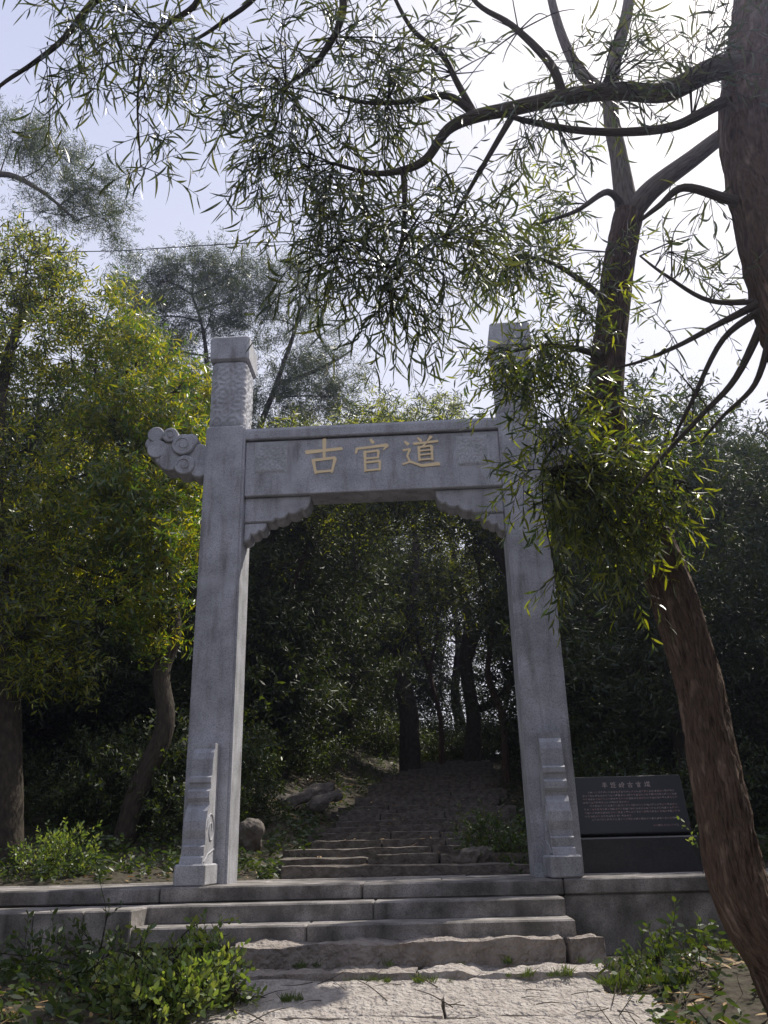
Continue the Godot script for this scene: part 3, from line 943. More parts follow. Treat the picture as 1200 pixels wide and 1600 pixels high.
func build_trees() -> void:
	var acacia := [one_leaf(0.084, 0.0094, 0.28, 6), one_leaf(0.074, 0.0086, -0.34, 6), one_leaf(0.092, 0.0096, 0.40, 6), one_leaf(0.060, 0.0080, -0.26, 6)]
	var wide := [one_leaf(0.080, 0.0130, 0.2, 6), one_leaf(0.070, 0.0120, -0.25, 6), one_leaf(0.086, 0.0132, 0.3, 6)]
	var rough := noise(0.8, 41, FastNoiseLite.TYPE_SIMPLEX_SMOOTH, 4)
	# --- leaning tree right of the gate
	var lt := thing("leaning_tree", "brown tree leaning left beside the right pillar, its leafy sprays before the gate", "tree")
	var lp := [Vector3(1.914, -0.030, 2.600), Vector3(1.884, 0.439, 2.600), Vector3(1.878, 0.723, 2.580), Vector3(1.876, 1.024, 2.560), Vector3(1.813, 1.576, 2.500), Vector3(1.746, 1.945, 2.450), Vector3(1.668, 2.299, 2.400), Vector3(1.626, 2.694, 2.400), Vector3(1.680, 3.106, 2.400), Vector3(1.759, 3.491, 2.400), Vector3(1.849, 3.880, 2.420), Vector3(1.939, 4.197, 2.450)]
	var trunk := PackedVector3Array(lp)
	trunk.insert(0, Vector3(trunk[0].x + 0.30, ground_at(trunk[0].x + 0.3, 2.6) - 0.3, 2.62))
	trunk.insert(1, Vector3(trunk[1].x + 0.16, -0.35, 2.61))
	var rr := PackedFloat32Array([.21, .17, .143, .132, .123, .120, .128, .116, .108, .108, .105, .102, .10, .098])
	var g := Geo.new()
	g.tube(bend(trunk, 8), spread(rr, 8), 40, rough, 0.16)
	part("trunk", g.commit(true), M.bark_brown, lt)
	var bones: Array = []
	var arms := [
		[[Vector3(1.937, 4.181, 2.450), Vector3(1.938, 4.674, 2.450), Vector3(1.921, 5.059, 2.480), Vector3(1.997, 5.528, 2.500), Vector3(2.136, 5.977, 2.550), Vector3(2.244, 6.520, 2.600)], [.085, .062, .056, .05, .042, .03]],
		[[Vector3(1.935, 4.170, 2.450), Vector3(2.113, 4.359, 2.500), Vector3(2.385, 4.542, 2.550), Vector3(2.659, 4.726, 2.600), Vector3(3.101, 5.010, 2.600), Vector3(3.597, 5.393, 2.650), Vector3(4.036, 5.859, 2.700)], [.075, .068, .06, .052, .04, .022, .006]],
		[[Vector3(1.929, 5.131, 2.480), Vector3(1.865, 5.332, 2.460), Vector3(1.759, 5.577, 2.420), Vector3(1.684, 5.963, 2.380), Vector3(1.644, 6.422, 2.350), Vector3(1.637, 6.933, 2.300)], [.05, .048, .042, .036, .032, .025]],
		[[Vector3(1.728, 2.026, 2.450), Vector3(1.667, 2.149, 2.550), Vector3(1.467, 2.171, 2.750), Vector3(1.264, 2.139, 2.900), Vector3(1.108, 2.075, 3.000)], [.03, .022, .017, .012, .007]],
		[[Vector3(1.660, 2.908, 2.420), Vector3(1.473, 2.638, 2.600), Vector3(1.267, 2.377, 2.800), Vector3(1.121, 2.154, 2.950)], [.026, .018, .013, .007]],
		[[Vector3(1.675, 3.094, 2.420), Vector3(1.442, 3.065, 2.600), Vector3(1.223, 3.005, 2.750), Vector3(1.016, 2.909, 2.850)], [.026, .018, .012, .006]],
		[[Vector3(1.753, 3.478, 2.420), Vector3(1.535, 3.560, 2.600), Vector3(1.328, 3.645, 2.700), Vector3(1.116, 3.630, 2.800)], [.026, .02, .013, .007]],
		[[Vector3(1.733, 2.066, 2.450), Vector3(1.763, 2.082, 2.650), Vector3(1.831, 2.072, 2.800), Vector3(1.881, 2.007, 2.900)], [.02, .014, .009, .005]],
		[[Vector3(1.912, 4.226, 2.450), Vector3(1.781, 4.266, 2.600), Vector3(1.517, 3.993, 2.750), Vector3(1.247, 3.826, 2.850)], [.03, .022, .014, .008]]]
	for a in arms:
		var ag := Geo.new()
		var pp := bend(PackedVector3Array(a[0]), 6)
		ag.tube(pp, spread(PackedFloat32Array(a[1]), 6), 12, rough, 0.12)
		part("branch", ag.commit(true), M.bark_grey, lt)
		for p in pp.slice(4): bones.append(p)
	grow(lt, bones, [
		[Vector3(1.463, 2.065, 2.900), Vector3(0.33, 0.23, 0.25), 18, 8], [Vector3(1.315, 1.811, 2.900), Vector3(0.25, 0.20, 0.21), 17, 8], [Vector3(0.985, 1.972, 2.950), Vector3(0.10, 0.21, 0.14), 3, 6], [Vector3(1.677, 1.833, 2.800), Vector3(0.16, 0.14, 0.13), 4, 6], [Vector3(1.339, 1.506, 2.850), Vector3(0.25, 0.09, 0.16), 4, 6], [Vector3(1.846, 2.332, 2.750), Vector3(0.18, 0.15, 0.15), 4, 6], [Vector3(1.231, 2.225, 2.950), Vector3(0.17, 0.16, 0.15), 10, 8], [Vector3(1.638, 2.198, 2.800), Vector3(0.21, 0.18, 0.18), 7, 7], [Vector3(1.457, 1.661, 2.850), Vector3(0.20, 0.17, 0.17), 9, 8], [Vector3(1.167, 1.515, 2.900), Vector3(0.10, 0.13, 0.10), 2, 6], [Vector3(1.838, 1.974, 2.850), Vector3(0.12, 0.12, 0.11), 3, 7],
		[Vector3(1.172, 2.581, 2.850), Vector3(0.24, 0.16, 0.18), 10, 8], [Vector3(1.027, 2.822, 2.850), Vector3(0.17, 0.15, 0.14), 7, 8], [Vector3(1.227, 3.049, 2.750), Vector3(0.25, 0.15, 0.18), 11, 8], [Vector3(1.497, 2.857, 2.600), Vector3(0.18, 0.16, 0.15), 5, 7], [Vector3(1.699, 2.626, 2.600), Vector3(0.11, 0.23, 0.15), 3, 6],
		[Vector3(1.201, 3.697, 2.800), Vector3(0.28, 0.24, 0.23), 11, 9], [Vector3(1.135, 3.389, 2.800), Vector3(0.27, 0.18, 0.20), 8, 8], [Vector3(1.463, 4.259, 2.750), Vector3(0.25, 0.29, 0.24), 7, 7], [Vector3(1.667, 3.650, 2.600), Vector3(0.21, 0.29, 0.22), 6, 7], [Vector3(1.452, 3.300, 2.700), Vector3(0.18, 0.16, 0.15), 5, 7]
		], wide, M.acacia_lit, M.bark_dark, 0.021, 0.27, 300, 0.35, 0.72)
	# --- tall tree at the right edge
	var rt := thing("overhanging_tree", "thick trunk at the right edge whose boughs spread overhead with narrow leaves", "tree")
	var rp := PackedVector3Array([Vector3(2.087, 0.460, 4.200), Vector3(2.100, 1.071, 4.200), Vector3(2.049, 1.684, 4.200), Vector3(1.998, 2.148, 4.200), Vector3(1.989, 2.627, 4.200), Vector3(2.016, 3.156, 4.200), Vector3(2.118, 3.615, 4.200), Vector3(2.235, 4.115, 4.200), Vector3(2.485, 5.287, 4.250), Vector3(2.847, 6.985, 4.300)])
	rp.insert(0, Vector3(rp[0].x + 0.12, ground_at(rp[0].x, 4.2) - 0.3, 4.2))
	var rg := Geo.new()
	rg.tube(bend(rp, 8), spread(PackedFloat32Array([.24, .2, .18, .17, .16, .165, .172, .16, .145, .12, .09]), 8), 40, rough, 0.15)
	part("trunk", rg.commit(true), M.bark_brown, rt)
	bones = []
	var high: Array = []
	arms = [
		[[Vector3(2.087, 3.557, 4.200), Vector3(1.815, 3.406, 4.300), Vector3(1.582, 3.244, 4.350), Vector3(1.349, 3.213, 4.400), Vector3(1.117, 3.141, 4.450), Vector3(0.899, 3.095, 4.450), Vector3(0.746, 3.034, 4.480), Vector3(0.622, 2.950, 4.500), Vector3(0.524, 2.799, 4.500), Vector3(0.406, 2.748, 4.500), Vector3(0.291, 2.732, 4.520), Vector3(0.153, 2.763, 4.550)], [.062, .05, .042, .037, .033, .03, .027, .022, .018, .014, .010, .006]],
		[[Vector3(2.048, 3.421, 4.200), Vector3(1.748, 3.166, 4.300), Vector3(1.580, 3.044, 4.350), Vector3(1.373, 2.981, 4.400), Vector3(1.151, 2.958, 4.450), Vector3(0.941, 2.996, 4.480), Vector3(0.862, 3.017, 4.500)], [.03, .024, .021, .018, .015, .012, .008]],
		[[Vector3(1.950, 2.732, 4.200), Vector3(1.799, 2.726, 4.250), Vector3(1.604, 2.759, 4.300), Vector3(1.486, 2.671, 4.300), Vector3(1.398, 2.601, 4.300)], [.03, .022, .017, .012, .007]],
		[[Vector3(0.746, 3.034, 4.480), Vector3(0.632, 3.135, 4.500), Vector3(0.471, 3.120, 4.500), Vector3(0.283, 3.129, 4.500), Vector3(0.096, 3.195, 4.520)], [.018, .014, .011, .008, .004]],
		[[Vector3(0.734, 3.056, 4.480), Vector3(0.675, 3.203, 4.500), Vector3(0.615, 3.351, 4.520), Vector3(0.485, 3.496, 4.550), Vector3(0.384, 3.754, 4.600)], [.016, .013, .011, .009, .007]],
		[[Vector3(1.117, 3.141, 4.450), Vector3(1.070, 3.278, 4.500), Vector3(0.928, 3.517, 4.500), Vector3(0.785, 3.668, 4.500), Vector3(0.669, 3.875, 4.550)], [.022, .018, .013, .01, .007]],
		[[Vector3(0.432, 2.746, 4.500), Vector3(0.431, 2.546, 4.500), Vector3(0.407, 2.363, 4.500), Vector3(0.343, 2.203, 4.520)], [.012, .009, .007, .004]],
		[[Vector3(0.891, 3.022, 4.480), Vector3(0.768, 2.780, 4.500), Vector3(0.653, 2.562, 4.500), Vector3(0.569, 2.382, 4.500)], [.014, .010, .007, .004]],
		[[Vector3(1.873, 2.248, 4.200), Vector3(1.705, 2.209, 4.100), Vector3(1.552, 2.151, 4.050), Vector3(1.399, 2.113, 4.000), Vector3(1.302, 2.118, 3.950)], [.02, .013, .010, .007, .004]],
		[[Vector3(1.870, 2.186, 4.200), Vector3(1.761, 1.985, 4.050), Vector3(1.628, 1.867, 3.950), Vector3(1.459, 1.716, 3.850), Vector3(1.332, 1.582, 3.800)], [.022, .014, .011, .008, .004]],
		[[Vector3(1.875, 2.217, 4.200), Vector3(1.720, 2.140, 4.100), Vector3(1.580, 1.903, 4.000), Vector3(1.509, 1.779, 3.900)], [.018, .012, .009, .005]],
		[[Vector3(1.870, 2.095, 4.200), Vector3(1.810, 1.923, 4.100), Vector3(1.700, 1.837, 4.000), Vector3(1.627, 1.773, 3.900)], [.018, .012, .008, .004]],
		[[Vector3(1.886, 2.247, 4.200), Vector3(1.699, 2.330, 4.100), Vector3(1.551, 2.508, 4.050), Vector3(1.471, 2.656, 4.000)], [.014, .010, .007, .004]]]
	var k := 0
	for a in arms:
		var ag := Geo.new()
		var pp := bend(PackedVector3Array(a[0]), 6)
		ag.tube(pp, spread(PackedFloat32Array(a[1]), 6), 10, rough, 0.12)
		part("branch", ag.commit(true), M.bark_grey, rt)
		for p in pp.slice(8 if k != 0 else 20): bones.append(p)
		k += 1
	# a higher bough that passes over the viewer and comes down at the left
	for a in [
		[[Vector3(2.485, 5.287, 4.250), Vector3(1.638, 4.741, 4.500), Vector3(0.857, 4.263, 4.700), Vector3(0.183, 3.927, 4.800), Vector3(-0.343, 3.817, 4.750), Vector3(-0.690, 3.805, 4.700), Vector3(-0.886, 3.616, 4.650), Vector3(-1.010, 3.490, 4.600), Vector3(-1.127, 3.358, 4.600), Vector3(-1.250, 3.244, 4.600), Vector3(-1.385, 3.056, 4.600)], [.09, .07, .05, .036, .026, .02, .016, .0125, .010, .0075, .005]],
		[[Vector3(-0.343, 3.817, 4.750), Vector3(-0.412, 3.608, 4.650), Vector3(-0.560, 3.533, 4.600), Vector3(-0.643, 3.352, 4.600), Vector3(-0.649, 3.100, 4.600), Vector3(-0.607, 2.758, 4.600)], [.02, .013, .010, .007, .005, .003]],
		[[Vector3(0.183, 3.927, 4.800), Vector3(0.198, 3.713, 4.700), Vector3(0.206, 3.472, 4.650), Vector3(0.106, 3.284, 4.600), Vector3(-0.052, 3.119, 4.600)], [.03, .022, .017, .012, .006]],
		[[Vector3(-0.092, 3.867, 4.780), Vector3(-0.126, 3.591, 4.700), Vector3(-0.321, 3.447, 4.650), Vector3(-0.468, 3.410, 4.600)], [.017, .011, .008, .005]]]:
		var ag := Geo.new()
		var pp := bend(PackedVector3Array(a[0]), 6)
		ag.tube(pp, spread(PackedFloat32Array(a[1]), 6), 10, rough, 0.12)
		part("branch", ag.commit(true), M.bark_grey, rt)
		for p in pp.slice(20 if a[0].size() > 8 else 5): bones.append(p)
	grow(rt, bones, [
		[Vector3(0.160, 3.389, 4.600), Vector3(0.40, 0.26, 0.30), 20, 8], [Vector3(0.048, 3.025, 4.550), Vector3(0.35, 0.24, 0.27), 16, 8], [Vector3(-0.106, 3.195, 4.600), Vector3(0.20, 0.32, 0.23), 10, 7], [Vector3(-0.025, 2.663, 4.550), Vector3(0.23, 0.20, 0.19), 15, 9], [Vector3(0.097, 2.384, 4.500), Vector3(0.21, 0.16, 0.17), 13, 9], [Vector3(-0.108, 2.900, 4.550), Vector3(0.14, 0.16, 0.13), 6, 8], [Vector3(0.249, 2.560, 4.500), Vector3(0.20, 0.23, 0.19), 12, 8], [Vector3(0.372, 3.260, 4.600), Vector3(0.21, 0.21, 0.19), 9, 8],
		[Vector3(0.445, 2.390, 4.500), Vector3(0.21, 0.19, 0.18), 13, 8], [Vector3(0.586, 2.231, 4.500), Vector3(0.17, 0.11, 0.13), 9, 8], [Vector3(0.437, 2.154, 4.500), Vector3(0.13, 0.10, 0.10), 6, 8], [Vector3(0.456, 2.011, 4.500), Vector3(0.06, 0.11, 0.07), 1, 5], [Vector3(0.701, 2.342, 4.500), Vector3(0.11, 0.15, 0.12), 6, 7], [Vector3(0.360, 2.982, 4.500), Vector3(0.18, 0.15, 0.15), 8, 8], [Vector3(0.606, 2.629, 4.500), Vector3(0.15, 0.15, 0.14), 5, 7], [Vector3(0.693, 3.275, 4.500), Vector3(0.19, 0.19, 0.17), 3, 6],
		[Vector3(0.875, 2.824, 4.480), Vector3(0.14, 0.13, 0.12), 5, 7], [Vector3(1.272, 3.408, 4.500), Vector3(0.27, 0.16, 0.20), 9, 8], [Vector3(1.645, 3.473, 4.450), Vector3(0.22, 0.17, 0.17), 9, 8], [Vector3(1.458, 3.301, 4.450), Vector3(0.16, 0.14, 0.14), 5, 7], [Vector3(1.105, 3.094, 4.500), Vector3(0.16, 0.16, 0.14), 3, 6], [Vector3(1.584, 2.637, 4.100), Vector3(0.17, 0.17, 0.15), 4, 6], [Vector3(1.721, 2.818, 4.200), Vector3(0.14, 0.17, 0.14), 3, 6], [Vector3(1.570, 2.182, 4.000), Vector3(0.16, 0.14, 0.13), 3, 5], [Vector3(1.451, 1.934, 3.900), Vector3(0.14, 0.16, 0.14), 2, 6], [Vector3(1.741, 2.425, 4.100), Vector3(0.11, 0.14, 0.11), 1, 5],
		[Vector3(-0.713, 3.561, 4.650), Vector3(0.41, 0.12, 0.24), 14, 8], [Vector3(-0.524, 3.415, 4.600), Vector3(0.19, 0.16, 0.16), 9, 8], [Vector3(-0.964, 3.565, 4.650), Vector3(0.22, 0.11, 0.15), 6, 8], [Vector3(-0.616, 3.027, 4.600), Vector3(0.10, 0.16, 0.12), 4, 6], [Vector3(-0.590, 2.708, 4.600), Vector3(0.06, 0.11, 0.08), 2, 5], [Vector3(-1.089, 3.281, 4.600), Vector3(0.12, 0.08, 0.09), 2, 6], [Vector3(-0.740, 3.360, 4.600), Vector3(0.16, 0.11, 0.12), 4, 7], [Vector3(-0.398, 3.233, 4.620), Vector3(0.09, 0.13, 0.10), 3, 7],
		[Vector3(0.928, 3.463, 4.450), Vector3(0.36, 0.20, 0.25), 16, 0], [Vector3(0.637, 3.243, 4.500), Vector3(0.30, 0.16, 0.21), 14, 0], [Vector3(1.468, 3.375, 4.450), Vector3(0.30, 0.22, 0.23), 12, 0], [Vector3(1.038, 2.875, 4.450), Vector3(0.31, 0.16, 0.21), 12, 0], [Vector3(1.655, 2.564, 4.100), Vector3(0.22, 0.28, 0.22), 12, 0], [Vector3(1.590, 1.963, 4.000), Vector3(0.21, 0.21, 0.19), 16, 0], [Vector3(0.400, 2.549, 4.500), Vector3(0.30, 0.25, 0.25), 14, 0]
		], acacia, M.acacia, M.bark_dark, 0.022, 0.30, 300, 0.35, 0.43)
	# --- yellow-green trees on the left
	var gold1 := spray(0.34, 15, 0.105, 0.020, M.golden, 51, 0.7)
	var t1 := thing("yellow_green_tree", "sunlit yellow-green tree left of the gate, on a dark trunk leaning right", "tree")
	tree(t1, rooted([Vector3(-2.985, 0.149, -2.600), Vector3(-2.836, 0.869, -2.600), Vector3(-2.578, 1.592, -2.600), Vector3(-2.685, 2.227, -2.650), Vector3(-2.585, 2.773, -2.700), Vector3(-2.864, 3.797, -2.800), Vector3(-3.426, 5.117, -2.900), Vector3(-4.028, 6.380, -3.000)]), PackedFloat32Array([.15, .135, .12, .11, .105, .09, .08, .06, .04]), [
		[Vector3(-4.043, 7.441, -3.000), 0.69, 246, 0.75], [Vector3(-3.422, 6.595, -2.900), 0.63, 246, 0.75], [Vector3(-4.443, 6.820, -3.000), 0.64, 203, 0.75], [Vector3(-3.001, 5.617, -2.800), 0.56, 246, 0.75], [Vector3(-3.582, 5.691, -2.700), 0.60, 217, 0.75], [Vector3(-4.202, 5.590, -3.200), 0.53, 130, 0.75], [Vector3(-2.980, 4.638, -2.700), 0.58, 261, 0.75], [Vector3(-2.678, 5.127, -3.000), 0.39, 159, 0.75], [Vector3(-3.494, 4.268, -2.600), 0.61, 232, 0.75], [Vector3(-2.724, 3.806, -2.600), 0.44, 217, 0.75], [Vector3(-2.956, 3.129, -2.500), 0.42, 159, 0.75], [Vector3(-4.000, 3.675, -2.800), 0.56, 159, 0.75], [Vector3(-2.816, 6.428, -3.200), 0.41, 116, 0.75], [Vector3(-2.728, 2.690, -2.500), 0.24, 72, 0.75], [Vector3(-4.573, 4.930, -3.200), 0.52, 116, 0.75]
		], gold1, M.bark_dark)
	var t2 := thing("yellow_green_tree", "yellow-green tree at the left edge of the photo, on a dark upright trunk", "tree")
	tree(t2, rooted([Vector3(-3.935, -0.030, -2.000), Vector3(-4.015, 0.612, -2.000), Vector3(-4.094, 1.258, -2.000), Vector3(-4.312, 2.517, -2.000), Vector3(-4.712, 4.125, -2.100), Vector3(-4.924, 5.776, -2.200), Vector3(-4.889, 7.016, -2.300)]), PackedFloat32Array([.2, .185, .175, .165, .14, .11, .08, .05]), [
		[Vector3(-4.914, 7.861, -2.300), 0.62, 217, 0.75], [Vector3(-4.404, 7.400, -2.300), 0.53, 174, 0.75], [Vector3(-5.430, 7.327, -2.400), 0.71, 159, 0.75], [Vector3(-4.777, 6.539, -2.200), 0.64, 159, 0.75], [Vector3(-5.327, 5.855, -2.300), 0.75, 159, 0.75], [Vector3(-4.379, 4.917, -2.000), 0.51, 87, 0.75], [Vector3(-4.898, 4.301, -2.100), 0.78, 159, 0.75], [Vector3(-4.016, 3.693, -1.900), 0.52, 116, 0.75], [Vector3(-4.384, 3.089, -1.900), 0.58, 130, 0.75], [Vector3(-4.100, 2.463, -1.800), 0.49, 116, 0.75], [Vector3(-3.561, 2.161, -1.800), 0.38, 101, 0.75], [Vector3(-3.776, 2.740, -1.800), 0.36, 87, 0.75]
		], spray(0.34, 15, 0.10, 0.019, M.golden + M.forest, 52, 0.7), M.bark_dark)
	# --- airy trees seen against the sky
	var fine := spray(0.38, 26, 0.085, 0.0105, M.airy, 53, 0.6, 2)
	var t3 := thing("airy_tree", "hazy fine-leaved tree high at the left edge against the sky", "tree")
	tree(t3, rooted([Vector3(-7.896, 1.007, -4.000), Vector3(-8.588, 5.056, -4.000), Vector3(-8.509, 9.410, -4.000), Vector3(-7.461, 10.949, -4.000), Vector3(-6.606, 11.279, -4.000), Vector3(-5.876, 10.886, -4.000), Vector3(-5.124, 10.162, -4.000)]), PackedFloat32Array([.25, .22, .18, .12, .075, .05, .035, .015]), [
		[Vector3(-6.494, 12.096, -4.000), 0.57, 209, 0.75], [Vector3(-5.749, 11.670, -4.000), 0.50, 209, 0.75], [Vector3(-7.235, 12.380, -4.000), 0.69, 171, 0.75], [Vector3(-4.872, 10.894, -4.000), 0.49, 190, 0.75], [Vector3(-5.290, 10.648, -4.000), 0.44, 114, 0.75], [Vector3(-4.574, 10.122, -4.000), 0.34, 114, 0.75], [Vector3(-5.814, 10.414, -4.000), 0.43, 57, 0.75], [Vector3(-8.025, 11.560, -4.000), 0.90, 190, 0.75], [Vector3(-8.702, 10.351, -4.000), 1.09, 228, 0.75]
		], fine, M.bark_grey, 1.0, [], 0.02)
	var t4 := thing("airy_tree", "grey-green fine-leaved tree rising behind the left pillar top", "tree")
	tree(t4, rooted([Vector3(-3.518, 1.779, -8.500), Vector3(-3.512, 5.265, -8.500), Vector3(-3.765, 7.754, -8.500), Vector3(-3.996, 9.577, -8.500), Vector3(-4.165, 10.873, -8.500), Vector3(-4.484, 11.904, -8.500)]), PackedFloat32Array([.18, .16, .13, .085, .055, .035, .02]), [
		[Vector3(-4.516, 12.427, -8.500), 0.80, 370, 0.55], [Vector3(-5.610, 12.325, -8.500), 0.65, 296, 0.55], [Vector3(-3.691, 12.613, -8.700), 0.66, 271, 0.55], [Vector3(-5.170, 11.352, -8.500), 0.71, 271, 0.50], [Vector3(-3.964, 11.222, -8.300), 0.70, 247, 0.50], [Vector3(-5.439, 10.639, -8.400), 0.63, 222, 0.50], [Vector3(-4.665, 10.251, -8.500), 0.76, 296, 0.50], [Vector3(-5.321, 9.651, -8.500), 0.69, 247, 0.60], [Vector3(-4.412, 8.926, -8.400), 0.81, 345, 0.75], [Vector3(-3.195, 11.722, -8.600), 0.57, 148, 0.50], [Vector3(-3.874, 8.100, -8.600), 1.07, 395, 0.75]
		], fine, M.bark_dark, 1.25, [], 0.03)
	var t5 := thing("airy_tree", "thin see-through tree behind the gate with forking bare branches right of the left pillar", "tree")
	tree(t5, rooted([Vector3(-2.870, 1.922, -9.000), Vector3(-3.027, 5.402, -9.000), Vector3(-3.017, 8.251, -9.000), Vector3(-2.614, 9.789, -9.000), Vector3(-2.212, 11.255, -9.000), Vector3(-2.139, 12.292, -9.000), Vector3(-2.419, 13.029, -9.000)]), PackedFloat32Array([.16, .14, .11, .075, .055, .04, .025, .012]), [
		[Vector3(-2.562, 12.677, -9.000), 0.59, 172, 0.60], [Vector3(-1.810, 11.919, -9.000), 0.58, 98, 0.75], [Vector3(-2.976, 11.473, -9.000), 0.65, 148, 0.75], [Vector3(-1.659, 10.883, -9.000), 0.64, 98, 0.60], [Vector3(-2.514, 10.435, -9.000), 0.71, 197, 0.75], [Vector3(-1.230, 10.196, -9.000), 0.49, 61, 0.50], [Vector3(-1.934, 9.591, -9.000), 0.70, 222, 0.75], [Vector3(-2.767, 9.162, -9.000), 0.69, 271, 0.75], [Vector3(-1.254, 9.507, -9.200), 0.42, 123, 0.75]
		], fine, M.bark_dark, 1.25, [[[Vector3(-2.614, 9.789, -9.000), Vector3(-1.938, 9.993, -9.000), Vector3(-1.229, 10.360, -9.000), Vector3(-0.915, 10.589, -9.000)], [.06, .045, .03, .012]], [[Vector3(-2.212, 11.255, -9.000), Vector3(-1.813, 12.271, -9.000), Vector3(-1.668, 12.797, -9.000)], [.04, .025, .01]]], 0.022)
	# --- trees seen through and over the gate
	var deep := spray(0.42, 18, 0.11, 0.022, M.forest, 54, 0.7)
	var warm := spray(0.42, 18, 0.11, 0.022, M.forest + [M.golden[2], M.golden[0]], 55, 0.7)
	var t6 := thing("forest_tree", "dark tree behind the gate, its forked trunk left of the path head", "tree")
	tree(t6, rooted([Vector3(-0.041, 2.140, -12.000), Vector3(-0.060, 3.241, -12.000), Vector3(-0.375, 4.255, -12.000), Vector3(-0.676, 5.160, -12.000), Vector3(-0.881, 6.250, -12.000), Vector3(-1.092, 7.552, -12.000)]), PackedFloat32Array([.26, .24, .21, .18, .15, .11, .07]), [
		[Vector3(-1.054, 10.698, -12.000), 0.82, 110, 0.75], [Vector3(-2.036, 9.839, -12.000), 0.97, 140, 0.75], [Vector3(-0.426, 9.578, -12.000), 0.96, 140, 0.75], [Vector3(-1.397, 8.406, -12.000), 1.18, 180, 0.75], [Vector3(0.166, 8.163, -12.000), 1.09, 160, 0.75], [Vector3(-2.421, 7.747, -11.500), 0.91, 80, 0.75], [Vector3(-0.638, 7.040, -12.000), 1.22, 190, 0.75], [Vector3(-2.019, 6.297, -12.000), 1.21, 190, 0.75], [Vector3(-1.079, 5.195, -11.500), 1.16, 190, 0.75], [Vector3(-2.446, 4.541, -11.000), 1.12, 170, 0.75], [Vector3(-1.604, 3.675, -11.000), 0.96, 150, 0.75], [Vector3(0.068, 5.729, -12.500), 0.92, 120, 0.75]
		], warm, M.bark_dark, 1.2, [[[Vector3(-0.375, 4.255, -12.000), Vector3(0.067, 5.283, -12.000), Vector3(0.261, 6.519, -12.000), Vector3(0.232, 7.824, -12.000)], [.15, .12, .09, .05]]], 0.03)
	var t7 := thing("forest_tree", "dark tree behind the gate, tall forked trunk right beside the path head", "tree")
	tree(t7, rooted([Vector3(1.386, 2.248, -13.500), Vector3(1.470, 3.127, -13.500), Vector3(1.360, 4.352, -13.500), Vector3(1.488, 5.461, -13.500), Vector3(1.378, 6.289, -13.500), Vector3(1.168, 7.492, -13.500)]), PackedFloat32Array([.22, .2, .18, .16, .13, .10, .06]), [
		[Vector3(1.100, 11.197, -13.500), 0.70, 90, 0.75], [Vector3(0.045, 11.521, -14.000), 0.72, 90, 0.75], [Vector3(1.908, 10.188, -13.500), 1.03, 130, 0.75], [Vector3(0.687, 9.683, -13.500), 1.02, 140, 0.75], [Vector3(1.122, 8.199, -13.500), 1.16, 170, 0.75], [Vector3(2.467, 8.496, -13.500), 1.00, 120, 0.75], [Vector3(1.546, 6.958, -13.500), 0.98, 130, 0.75], [Vector3(2.451, 6.590, -13.000), 0.79, 110, 0.75], [Vector3(0.719, 6.652, -13.500), 0.81, 110, 0.75], [Vector3(0.346, 5.218, -13.000), 0.70, 70, 0.75], [Vector3(2.189, 5.149, -13.000), 0.69, 70, 0.75]
		], warm, M.bark_dark, 1.2, [[[Vector3(1.360, 4.352, -13.500), Vector3(1.762, 5.289, -13.500), Vector3(2.141, 5.763, -13.500), Vector3(2.609, 6.074, -13.500)], [.12, .09, .06, .03]], [[Vector3(1.479, 3.276, -13.500), Vector3(2.026, 3.485, -13.500), Vector3(2.385, 4.007, -13.500), Vector3(2.572, 4.623, -13.500)], [.1, .08, .06, .03]]], 0.03)
	var t8 := thing("forest_tree", "dark tree just inside the left pillar, a branch crossing bright sky gaps", "tree")
	tree(t8, rooted([Vector3(-2.404, 1.608, -7.000), Vector3(-2.420, 2.742, -7.000), Vector3(-2.388, 3.832, -7.000), Vector3(-2.364, 4.517, -7.000), Vector3(-2.312, 5.104, -7.000), Vector3(-2.256, 5.585, -7.000), Vector3(-2.202, 6.204, -7.000)]), PackedFloat32Array([.16, .145, .13, .115, .10, .08, .06, .03]), [
		[Vector3(-2.559, 6.347, -7.000), 0.64, 90, 0.75], [Vector3(-1.965, 6.067, -7.000), 0.52, 60, 0.75], [Vector3(-2.540, 4.064, -7.000), 0.77, 150, 0.75], [Vector3(-2.026, 3.485, -7.000), 0.76, 170, 0.75], [Vector3(-2.226, 2.735, -7.000), 0.75, 170, 0.75], [Vector3(-1.380, 5.669, -7.000), 0.52, 60, 0.75], [Vector3(-2.972, 5.012, -7.000), 0.68, 110, 0.75], [Vector3(-1.581, 2.714, -7.000), 0.59, 120, 0.75]
		], deep, M.bark_dark, 1.1, [[[Vector3(-2.364, 4.517, -7.000), Vector3(-2.168, 4.801, -7.000), Vector3(-1.888, 4.967, -7.000), Vector3(-1.605, 5.074, -7.000)], [.07, .055, .04, .02]]], 0.025)
	var t9 := thing("forest_tree", "tree right of the hill path whose crown reaches over the path", "tree")
